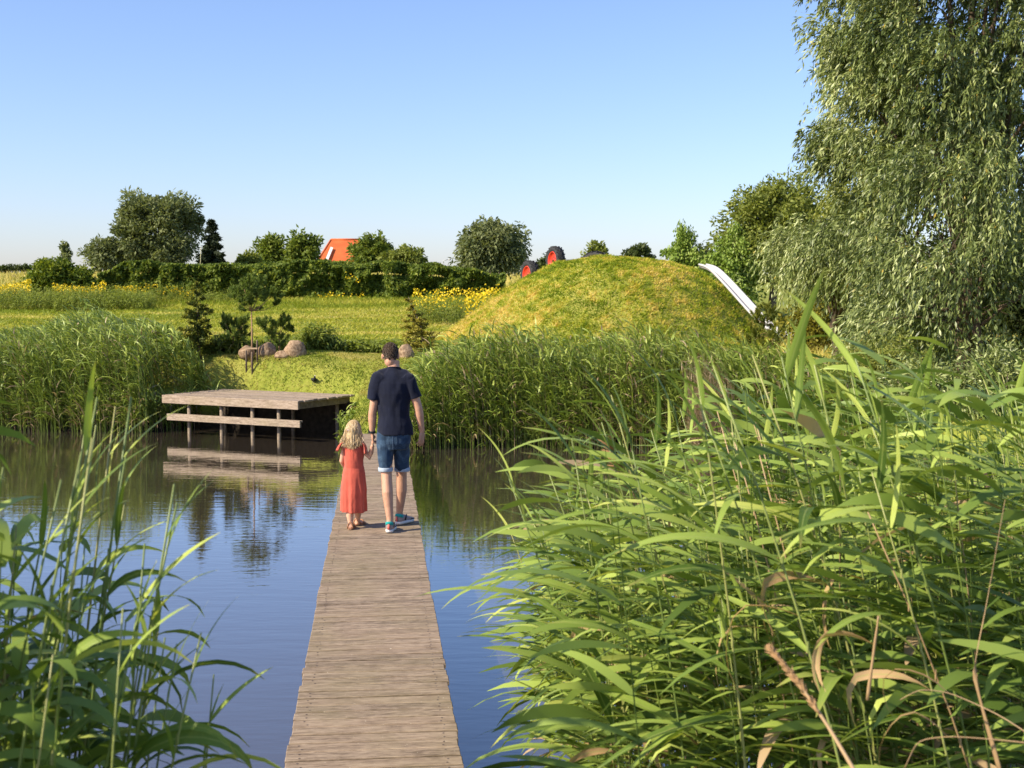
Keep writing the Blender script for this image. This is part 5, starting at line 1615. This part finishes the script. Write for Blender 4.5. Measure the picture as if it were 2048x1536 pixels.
# sandals
M_LEATHER = flat_mat('tan_leather', (.30, .15, .08), .6, 40, .25)
for an, fd in gfeet:
    f = norm(fd); yaw = math.atan2(-f[0], f[1]); a = np.array([an[0], an[1], 0])
    mb = MB(); V = []
    ss = np.linspace(0, 1, 11)
    for s in ss:
        w = np.interp(s, [0, .1, .4, .7, .9, 1], [.012, .024, .025, .034, .028, .008]); y = -.05 + .185 * s
        for fx, z in ((-1, .003), (1, .003), (1, .015), (-1, .015)): V.append((w * fx, y, z))
    Fl = [(i * 4 + k, i * 4 + (k + 1) % 4, i * 4 + 4 + (k + 1) % 4, i * 4 + 4 + k) for i in range(10) for k in range(4)] + [(0, 3, 2, 1), (40, 41, 42, 43)]
    mb.add(np.array(V) @ rotz(yaw).T + a, Fl); sd = mb.build('sandal_sole', M_LEATHER, girl)
    mb = MB()
    for y0, h, w in ((.065, .038, .033), (.0, .055, .030), (-.035, .06, .026)):
        pts = [np.array([w * math.cos(q), y0, .012 + h * math.sin(q)]) @ rotz(yaw).T + a for q in np.linspace(0, PI, 9)]
        mb.tube(pts, [(.0075, .003)] * 9, 6, ref=tuple(f))
    mb.build('sandal_strap', M_LEATHER, sd, True)

# blonde hair: long loose strands with the top tied back
M_BLOND = leaf_mat('blond_hair', [(0, (.34, .22, .10)), (.5, (.58, .42, .22)), (1, (.78, .64, .42))], .12, .42, .5)
M_BLOND_B = flat_mat('blond_hair_base', (.42, .29, .14), .6, 50, .25, .4, .4)
rng = np.random.default_rng(402)
k = .90
mb = MB()
cH = atg(0, -.012, .018)
b, Fl = ball((1, 1, 1), 26, 18)
def gcut(u): return u[:, 2] > np.where(u[:, 1] > .15, .35 + .3 * (u[:, 1] > .6), -.75)
keep = gcut(b)
bb = cH + (b * np.array([.079, .100, .104]) * k) @ GM.T
mb.add(bb, [f for f in Fl if all(keep[i] for i in f)])
# hanging mass behind the neck
mb.tube([hg + [0, -.045, .02], hg + [0, -.075, -.05], hg + [-.004, -.085, -.11], hg + [-.012, -.088, -.155]], [(.066, .04), (.070, .040), (.064, .030), (.045, .016)], 16)
hb = mb.build('hair', M_BLOND_B, girl, True)
VV, FF, TT, cnt = [], [], [], 0
for i in range(1500):
    u = norm(rng.normal(size=3))
    if u[2] < -.35 or (u[1] > .25 and u[2] < .45): continue
    p0 = cH + (u * np.array([.080, .101, .105]) * k) @ GM.T
    side = u[0]
    endx = hg[0] + (.072 * side + rng.normal() * .016 - .008) * 1.08
    if side < -.55 and rng.random() < .5: endx -= .022
    end = np.array([endx, -.088 + .03 * abs(side) + rng.normal() * .010 , .86 - .16 + .0 + rng.random() ** 1.5 * .10 + .05 * abs(side)])
    end[2] = rng.uniform(.785, .86) + .03 * abs(side)
    n_ = 7
    tt = np.linspace(0, 1, n_)
    out = hg + np.array([.086 * side, -.098 + .05 * abs(side), -.02])
    c1 = p0 + np.array([u[0] * .012, -.03, -.01]) if u[2] > .3 else p0 * .5 + out * .5
    pts = ((1 - tt) ** 3)[:, None] * p0 + (3 * tt * (1 - tt) ** 2)[:, None] * c1 + (3 * tt ** 2 * (1 - tt))[:, None] * out + (tt ** 3)[:, None] * end
    ph = rng.random() * 6
    pts[:, 0] += .006 * np.sin(tt * 9 + ph) * tt; pts[:, 1] += .005 * np.sin(tt * 8 + ph * 2) * tt
    V, Fl_ = tube(pts, np.array([.0026, .003, .003, .003, .0028, .0022, .0008]), 4, cap=False)
    VV.append(V); FF += [[a + cnt for a in f] for f in Fl_]; TT.append(np.full(len(V), rng.random())); cnt += len(V)
obj('hair_strands', np_mesh('hair_strands', np.concatenate(VV), np.array(FF), M_BLOND, np.concatenate(TT), smooth=True), hb)
mb = MB(); hc_ = atg(-.035, -.108, .020); mb.box(hc_, (.03, .010, .012), bev=.003); mb.build('hair_clip', flat_mat('pale_clip', (.6, .45, .4), .4, 20, .1), hb)

# ================================================================ BIRD
M_FEATHER = flat_mat('black_feathers', (.014, .014, .016), .6, 40, .4, .4, .5)
M_BILL = flat_mat('pale_bill', (.75, .68, .5), .5, 40, .1)
bp = P(628, 768, 26.1); bp[2] = float(ground_h(bp[0], bp[1])) + .0
bird = thing('bird', 'black coot with a pale bill standing on the lawn behind the platform', 'bird', bp, None, R(20))
bird.scale = (.88,) * 3
mb = MB()
mb.tube([(0, .13, .085), (0, .08, .10), (0, 0, .115), (0, -.06, .125), (0, -.085, .150), (0, -.095, .185), (0, -.105, .205), (0, -.125, .208)], [(.008, .004), (.03, .022), (.055, .048), (.048, .046), (.026, .028), (.020, .021), (.022, .022), (.012, .012)], 14, ref=(0, 0, 1))
finish('body', mb, .004, M_FEATHER, bird, 2)
mb = MB(); mb.tube([(0, -.118, .222), (0, -.130, .216), (0, -.142, .206), (0, -.165, .198)], [(.008, .006), (.0095, .012), (.008, .009), (.002, .002)], 8, ref=(0, 0, 1)); mb.build('bill', M_BILL, bird, True)
M_LEG = flat_mat('grey_green_legs', (.22, .24, .14), .6, 40, .2)
for sx in (-.025, .025):
    mb = MB(); mb.tube([(sx, -.005, .085), (sx, .005, .045), (sx, -.005, .008)], [.008, .005, .005], 6)
    for a in (-.5, 0, .5): mb.tube([(sx, -.005, .008), (sx + math.sin(a) * .045, -.005 - math.cos(a) * .045, .004)], [(.005, .004), (.004, .002)], 5)
    mb.build('leg', M_LEG, bird, True)
for sx in (-1, 1):
    mb = MB(); mb.ball((sx * .047, .025, .118), (.012, .078, .036), 12, 8); mb.build('wing', M_FEATHER, bird, True)
# ================================================================ FOREGROUND REEDS
def reed_leaf_mat(name, stops, transl=.24):
    t = NT(name)
    oi = t.node('ObjectInfo')
    c = t.ramp(oi.outputs['Random'], stops)
    uv = t.node('UVMap', uv_map='uv'); sx = t.node('SeparateXYZ'); t.link(uv.outputs[0], sx.inputs[0])
    mid = t.math('ABSOLUTE', t.math('SUBTRACT', sx.outputs[0], .5))
    c = t.mix(t.ramp(mid, [(.02, (.55,) * 3), (.09, (0,) * 3)]), c, (.36, .42, .13))
    vein = t.node('TexWave', wave_type='BANDS', bands_direction='X'); vein.inputs['Scale'].default_value = 6.0; t.link(uv.outputs[0], vein.inputs[0])
    nz = t.noise(t.pos(), 26, 3, .6)
    c = t.mix(t.math('MULTIPLY', vein.outputs[1], .18), c, (.05, .10, .02))
    c = t.mix(t.ramp(nz, [(.55, (0,) * 3), (.8, (.45,) * 3)]), c, (.34, .36, .07))
    tipc = t.ramp(sx.outputs[1], [(.86, (0,) * 3), (1.0, (.5,) * 3)])
    c = t.mix(tipc, c, (.40, .30, .10))
    b = t.bsdf(c, .48, .3, bump=vein.outputs[1], bstr=.12, bdist=.0008)
    tr = t.node('BsdfTranslucent'); t.link(t.mix(1.0, c, (1.5, 1.5, .6), 'MULTIPLY'), tr.inputs[0])
    m = t.node('MixShader'); m.inputs[0].default_value = transl
    t.link(b.outputs[0], m.inputs[1]); t.link(tr.outputs[0], m.inputs[2])
    return t.done(m)
GREEN = [(0, (.07, .125, .02)), (.35, (.20, .29, .05)), (.75, (.38, .48, .10)), (1, (.56, .60, .15))]
M_RLEAF = reed_leaf_mat('reed_leaf', GREEN)
M_RDRY = reed_leaf_mat('dry_reed_leaf', [(0, (.42, .25, .12)), (1, (.62, .42, .23))], .2)
M_RSTEM = leaf_mat('reed_stem', [(0, (.15, .21, .05)), (.6, (.25, .30, .085)), (1, (.36, .34, .12))], .1, .4, .45, 'obj')
M_RDSTEM = leaf_mat('dry_reed_stem', [(0, (.34, .22, .11)), (1, (.52, .36, .20))], .05, .5, .4, 'obj')
M_PLUME = leaf_mat('dry_plume', [(0, (.36, .21, .10)), (1, (.55, .36, .19))], .2, .8, .2, 'obj')

def leaf_proto(L, W, e0, bend, twist, kink=None, mat=None, seg=9):
    """one reed leaf: folded blade along +x, arching over"""
    tt = np.linspace(0, 1, seg + 1)
    pos = np.zeros(3); V, UV = [], []
    for i, s in enumerate(tt):
        e = e0 - bend * s ** 1.35
        if kink and s > kink[0]: e -= kink[1] * min(1, (s - kink[0]) * 6)
        T_ = np.array([math.cos(e), 0, math.sin(e)]); Nn = np.array([-math.sin(e), 0, math.cos(e)])
        if i: pos = pos + T_ * L / seg
        a = twist * s; S = np.array([0, 1.0, 0]) * math.cos(a) + Nn * math.sin(a); N2 = np.cross(T_, S)
        w = W * .5 * min(1, s * 5 + .30) * max(0.0, 1 - s ** 2.1) ** .85 + .0006
        fold = .32 * (1 - s * .6)
        for q, u in ((-1, 0), (0, .5), (1, 1)):
            V.append(pos + S * w * q * math.cos(fold) - N2 * abs(q) * w * math.sin(fold) * -1); UV.append((u, s))
    Fq = [(i * 3 + q, i * 3 + q + 1, i * 3 + q + 4, i * 3 + q + 3) for i in range(seg) for q in (0, 1)]
    return np_mesh('leaf', V, np.array(Fq), mat, smooth=True, uv=UV)
rng = np.random.default_rng(501)
LEAVES, DRYL, SPIKE = [], [], []
for k in range(16):
    kink = (.45 + .3 * rng.random(), .7 + .6 * rng.random()) if k % 5 == 4 else None
    LEAVES.append(leaf_proto(.34 + .15 * rng.random(), .026 + .012 * rng.random(), .30 + .5 * rng.random(), .45 + .75 * rng.random(), rng.normal() * .6, kink, M_RLEAF))
LEAVES_D = [leaf_proto(.30 + .16 * rng.random(), .028 + .014 * rng.random(), .65 + .5 * rng.random(), 1.3 + 1.1 * rng.random(), rng.normal() * .6, None, M_RLEAF) for k in range(12)]
for k in range(5):
    SPIKE.append(leaf_proto(.20 + .13 * rng.random(), .012 + .006 * rng.random(), 1.05 + .35 * rng.random(), .2 + .7 * rng.random(), rng.normal() * .5, None, M_RLEAF))
for k in range(6):
    DRYL.append(leaf_proto(.26 + .14 * rng.random(), .016 + .008 * rng.random(), .5 + .4 * rng.random(), 1.3 + 1.2 * rng.random(), rng.normal() * 1.6, (.3 + .3 * rng.random(), .9), M_RDRY))

def stem_curve(H, lx, ly, n=9):
    s = np.linspace(0, 1, n)
    return np.stack([lx * s ** 1.8, ly * s ** 1.8, H * s], 1)
def stem_mesh(c, r0, mat, nodes=True):
    mb = MB()
    n = len(c)
    s = np.linspace(0, 1, n)
    mb.tube(c, r0 * (1.1 - .75 * s), 6)
    if nodes:
        for q in np.arange(.12, .95, .085):
            p = np.array([np.interp(q, s, c[:, i]) for i in range(3)])
            mb.tube([p - [0, 0, .012], p, p + [0, 0, .012]], [r0 * (1.1 - .75 * q) * 1.02, r0 * (1.1 - .75 * q) * 1.28, r0 * (1.1 - .75 * q) * 1.02], 6, cap=False)
    return mb.mesh('stem', mat, True)

class Reed:
    """prototype reed: stem mesh + leaf list (mesh, loc, rot, scale); linked copies share the meshes"""
    def __init__(s, rng, H, lean, nleaf, wind, spread, first=.30, dry=.09, r0=.0048, lscale=1.0, pool=None):
        s.H = H
        s.c = stem_curve(H, lean * math.cos(wind), lean * math.sin(wind))
        s.stem = stem_mesh(s.c, r0, M_RSTEM)
        s.leaves = []
        for j in range(nleaf):
            q = first + (1 - first) * (j + .4 * rng.random()) / nleaf
            loc = [float(np.interp(q, np.linspace(0, 1, len(s.c)), s.c[:, i])) for i in range(3)]
            a = wind + rng.normal() * spread
            if j >= nleaf - 2:
                me = SPIKE[int(rng.integers(len(SPIKE)))]; sc = .9 + .4 * rng.random()
            else:
                isd = rng.random() < dry * (1 + 2.5 * (j < nleaf * .25))
                src = DRYL if isd else (pool or LEAVES); me = src[int(rng.integers(len(src)))]
                sc = (.8 + .4 * rng.random()) * (1.05 - .25 * (j / nleaf))
            s.leaves.append((me, loc, (rng.normal() * .22, rng.normal() * .18, a), sc * lscale))
    def place(s, loc, rz, sc, label, group):
        o = bpy.data.objects.new('reed', None)
        o.empty_display_size = .1
        o.location = loc; o.rotation_euler = (0, 0, rz); o.scale = (sc, sc, sc)
        tag(o, label, 'reed', group); COL.objects.link(o)
        st = bpy.data.objects.new('stem', s.stem); st.parent = o; COL.objects.link(st)
        for me, l, r, k in s.leaves:
            lf = bpy.data.objects.new('leaf', me); lf.parent = o; lf.location = l; lf.rotation_euler = r; lf.scale = (k, k, k)
            COL.objects.link(lf)
        return o

# --- right stand: wind from the right, leaves stream to the left
rng = np.random.default_rng(511)
RP = [Reed(rng, 1.0 * (2.0 + .05 * k), .15 + .30 * rng.random(), 10 + k % 3, PI + rng.normal() * .15, .48, .46 + .1 * rng.random()) for k in range(12)]
def in_right(n, rng, y0, y1, xpad):
    out = []
    while len(out) < n:
        y = y0 + (y1 - y0) * rng.random() ** .85
        x = rng.uniform(.28, .42 * y + .35)
        if x < .30 + xpad * rng.random() ** 2: continue
        out.append((x, y))
    return out
TOPR = np.array([[900, 1300], [960, 1200], [1050, 1080], [1150, 1000], [1250, 950], [1350, 890], [1450, 840], [1560, 790], [1700, 815], [1850, 830], [2000, 815], [2120, 790]])
def reed_height(x, y, rng, var=.30):
    px = 1024 + F_PX * x / y
    top = np.interp(px - 130, TOPR[:, 0], TOPR[:, 1])
    zt = CAM_Z - (top - 590) * y / F_PX
    return (zt + .05) * (1 - var + var * 1.15 * rng.random())
G1 = 'tall green reeds in the stand right of the boardwalk'
for (x, y) in in_right(185, rng, 3.15, 6.3, .1):
    r = RP[int(rng.integers(len(RP)))]
    h = reed_height(x, y, rng)
    r.place((x, y, 0), rng.normal() * .25, h / r.H, 'tall green wind bent reed standing in the dense stand right of the boardwalk', G1)
# --- left clump, shaded by unseen reeds added further left
rng = np.random.default_rng(521)
LP = [Reed(rng, 2.0, .10 + .2 * rng.random(), 9, -.2 + rng.normal() * .3, .95, .34, .03, .0052, .82, LEAVES_D) for k in range(8)]
TOPL = np.array([[-120, 900], [0, 920], [60, 940], [130, 960], [200, 840], [235, 780], [260, 1000], [330, 1080], [370, 1000], [420, 1180], [470, 1300], [560, 1330]])
G2 = 'green reeds in the clump at the lower left'
for i in range(34):
    y = 2.35 + 1.05 * rng.random()
    px = rng.uniform(-140, 215) if i > 11 else rng.uniform(240, 420)
    x = (px - 1024) / F_PX * y
    top = np.interp(px, TOPL[:, 0], TOPL[:, 1])
    h = (CAM_Z - (top - 590) * y / F_PX) * (.84 + .17 * rng.random())
    r = LP[int(rng.integers(len(LP)))]
    r.place((x - r.c[-1][0] * h / r.H, y, 0), rng.normal() * .15, h / r.H, 'green reed with drooping leaves in the clump at the lower left corner', G2)
for (px, top, y, k) in ((212, 790, 2.9, 0), (236, 800, 2.8, 3), (18, 930, 2.7, 5), (362, 960, 2.75, 1), (345, 1010, 2.7, 6), (120, 960, 2.6, 2)):
    r = LP[k]
    h = CAM_Z - (top - 590) * y / F_PX
    r.place(((px - 1024) / F_PX * y - r.c[-1][0] * h / r.H, y, 0), 0, h / r.H, 'green reed with drooping leaves in the clump at the lower left corner', G2)
# --- dead reeds from last year
DP = []
M_D = []
for k in range(4):
    c = stem_curve(1.9, -.30 - .25 * rng.random(), .05, 9)
    mb = MB()
    tipd = norm(c[-1] - c[-2])
    for j in range(26):
        b = c[-1] - tipd * .11 * rng.random(); d = norm(tipd * 1.5 + rng.normal(size=3) * .28 + [-.25, 0, -.15])
        mb.tube([b, b + d * .03, b + d * .065 + [-.008, 0, -.012]], [(.0022, .0022), (.004, .003), (.0006, .0006)], 4)
    DP.append((stem_mesh(c, .0042, M_RDSTEM), mb.mesh('plume', M_PLUME, True)))
G3 = 'pale dead reed stems among the green reeds'
for (px, top, y, pl) in [(1235, 840, 5.6, 1), (1310, 790, 5.4, 0), (1330, 820, 5.0, 0), (1375, 800, 5.7, 0), (1400, 770, 6.0, 0), (1355, 850, 4.8, 0), (1640, 925, 4.2, 0), (1830, 980, 3.6, 0)]:
    x = (px - 1024) / F_PX * y
    h = CAM_Z - (top - 590) * y / F_PX
    o = thing('dead_reed', 'pale dead reed stem leaning left above the green reeds', 'reed', (x + .42 * h / 1.9, y - .9, 0), G3, rng.normal() * .15)
    o.scale = (h / 1.9,) * 3
    s_, p_ = DP[int(rng.integers(4))]
    obj('stem', s_, o)
    if pl: obj('plume', p_, o)
# broken tan stalks lying across the stand at lower right
def broken(label, pts, w, plume=False, leafs=()):
    W_ = [P(*p) for p in pts]
    o = thing('broken_reed', label, 'reed', W_[0])
    q = np.array(W_) - W_[0]
    tt = np.linspace(0, len(q) - 1, len(q) * 4)
    c = np.stack([np.interp(tt, np.arange(len(q)), q[:, i]) for i in range(3)], 1)
    for _ in range(2): c[1:-1] = (c[:-2] + 2 * c[1:-1] + c[2:]) / 4
    wv_ = np.linspace(w, w * .5, len(c)); fl = (.35 if len(pts) > 4 else 1.0)
    mb = MB(); mb.tube(c, np.stack([wv_ * (1.25 if fl < 1 else 1) * (1 + .25 * np.sin(np.arange(len(c)) * .9)), wv_ * fl], 1), 6, ref=(0, .35, 1)); mb.build('stem', M_RDSTEM, o, True)
    if plume:
        mb = MB()
        n = len(c)
        for j in range(240):
            i = int(rng.integers(int(n * .4), n)); d = norm(norm(c[min(i + 1, n - 1)] - c[i - 1]) * 1.3 + rng.normal(size=3) * .26)
            q0 = c[i] + (c[min(i + 1, n - 1)] - c[i]) * rng.random()
            mb.tube([q0, q0 + d * .012, q0 + d * .026], [(.0008, .0008), (.0019, .0015), (.0003, .0003)], 4)
        mb.build('plume', M_PLUME, o, True)
    for (k, rz, sc) in leafs:
        obj('leaf', DRYL[k], o, tuple(c[len(c) // 2]), (rng.normal() * .3, rng.normal() * .3, rz), (sc,) * 3)
broken('tan reed plume lying diagonally near the lower right, tip up to the left', [(1720, 1560, 2.6), (1655, 1450, 2.65), (1600, 1370, 2.68), (1550, 1308, 2.7)], .005, True)
broken('tan withered reed arching from the right edge at the bottom', [(2090, 1490, 2.7), (2000, 1430, 2.75), (1900, 1385, 2.8), (1840, 1378, 2.8), (1800, 1400, 2.82)], .0045, False, ((0, 2.6, .8),))
broken('tan withered reed lying almost level at the lower right corner', [(2090, 1490, 2.6), (2000, 1480, 2.62), (1900, 1472, 2.64), (1835, 1480, 2.66), (1808, 1540, 2.66)], .005, False, ((2, 3.0, .7),))
broken('thin tan broken reed with two bent dry leaves at right of centre', [(1735, 1400, 3.0), (1745, 1320, 3.0), (1752, 1270, 3.0), (1757, 1232, 3.0)], .0045, False, ((1, 2.7, .95), (3, 3.0, .8)))
broken('grey brown stem crossing the right edge of the stand at a slant', [(2005, 1560, 2.9), (1960, 1400, 2.9), (1946, 1340, 2.9), (1975, 1200, 2.95), (2010, 1000, 3.0)], .0042, False)

# --- the rest of both stands, past counting
M_REED_NEAR = leaf_mat('reed_mass_leaves', [(0, (.05, .095, .018)), (.35, (.17, .25, .045)), (.7, (.39, .48, .10)), (.78, (.42, .46, .12)), (.82, (.34, .24, .12)), (1, (.56, .40, .24))], .22, .5, .3)
rng = np.random.default_rng(531)
xy = np.array(in_right(420, rng, 3.2, 8.0, .2))
H = np.array([reed_height(x, y, rng, .40) for x, y in xy])
V, Fq, ti = reed_bed(rng, xy, np.zeros(len(xy)), H, 11, (-1, -.1), .43, .036, 7, dead=.06, lower=.46, lean=.18, spread=.5, stemr=.0044, el=(.80, .55), bd=(.4, .95))
tag(obj('reed_mass', np_mesh('reed_mass', V, Fq, M_REED_NEAR, ti)), 'dense mass of green reeds filling the lower right stand', None, None, 'stuff')
px = np.where(rng.random(200) < .6, rng.uniform(-1100, -250, 200), rng.uniform(-250, 190, 200)); y = rng.uniform(2.3, 3.9, 200); x = (px - 1024) / F_PX * y - .1  # most stand out of view at left, added to shade the clump
H = (CAM_Z - (np.interp(px, [-900, -330, -160, 0, 150, 260], [330, 380, 800, 1060, 1120, 1200]) - 590) * y / F_PX) * (.75 + .25 * rng.random(200))
V, Fq, ti = reed_bed(rng, np.column_stack([x, y]), np.zeros(200), H, 12, (.7, -.5), .34, .038, 7, dead=.04, lower=.30, lean=.1, spread=1.3, stemr=.005)
tag(obj('reed_mass', np_mesh('reed_mass', V, Fq, M_REED_NEAR, ti)), 'dense green reeds in the lower left corner and unseen tall ones added for shade', None, None, 'stuff')
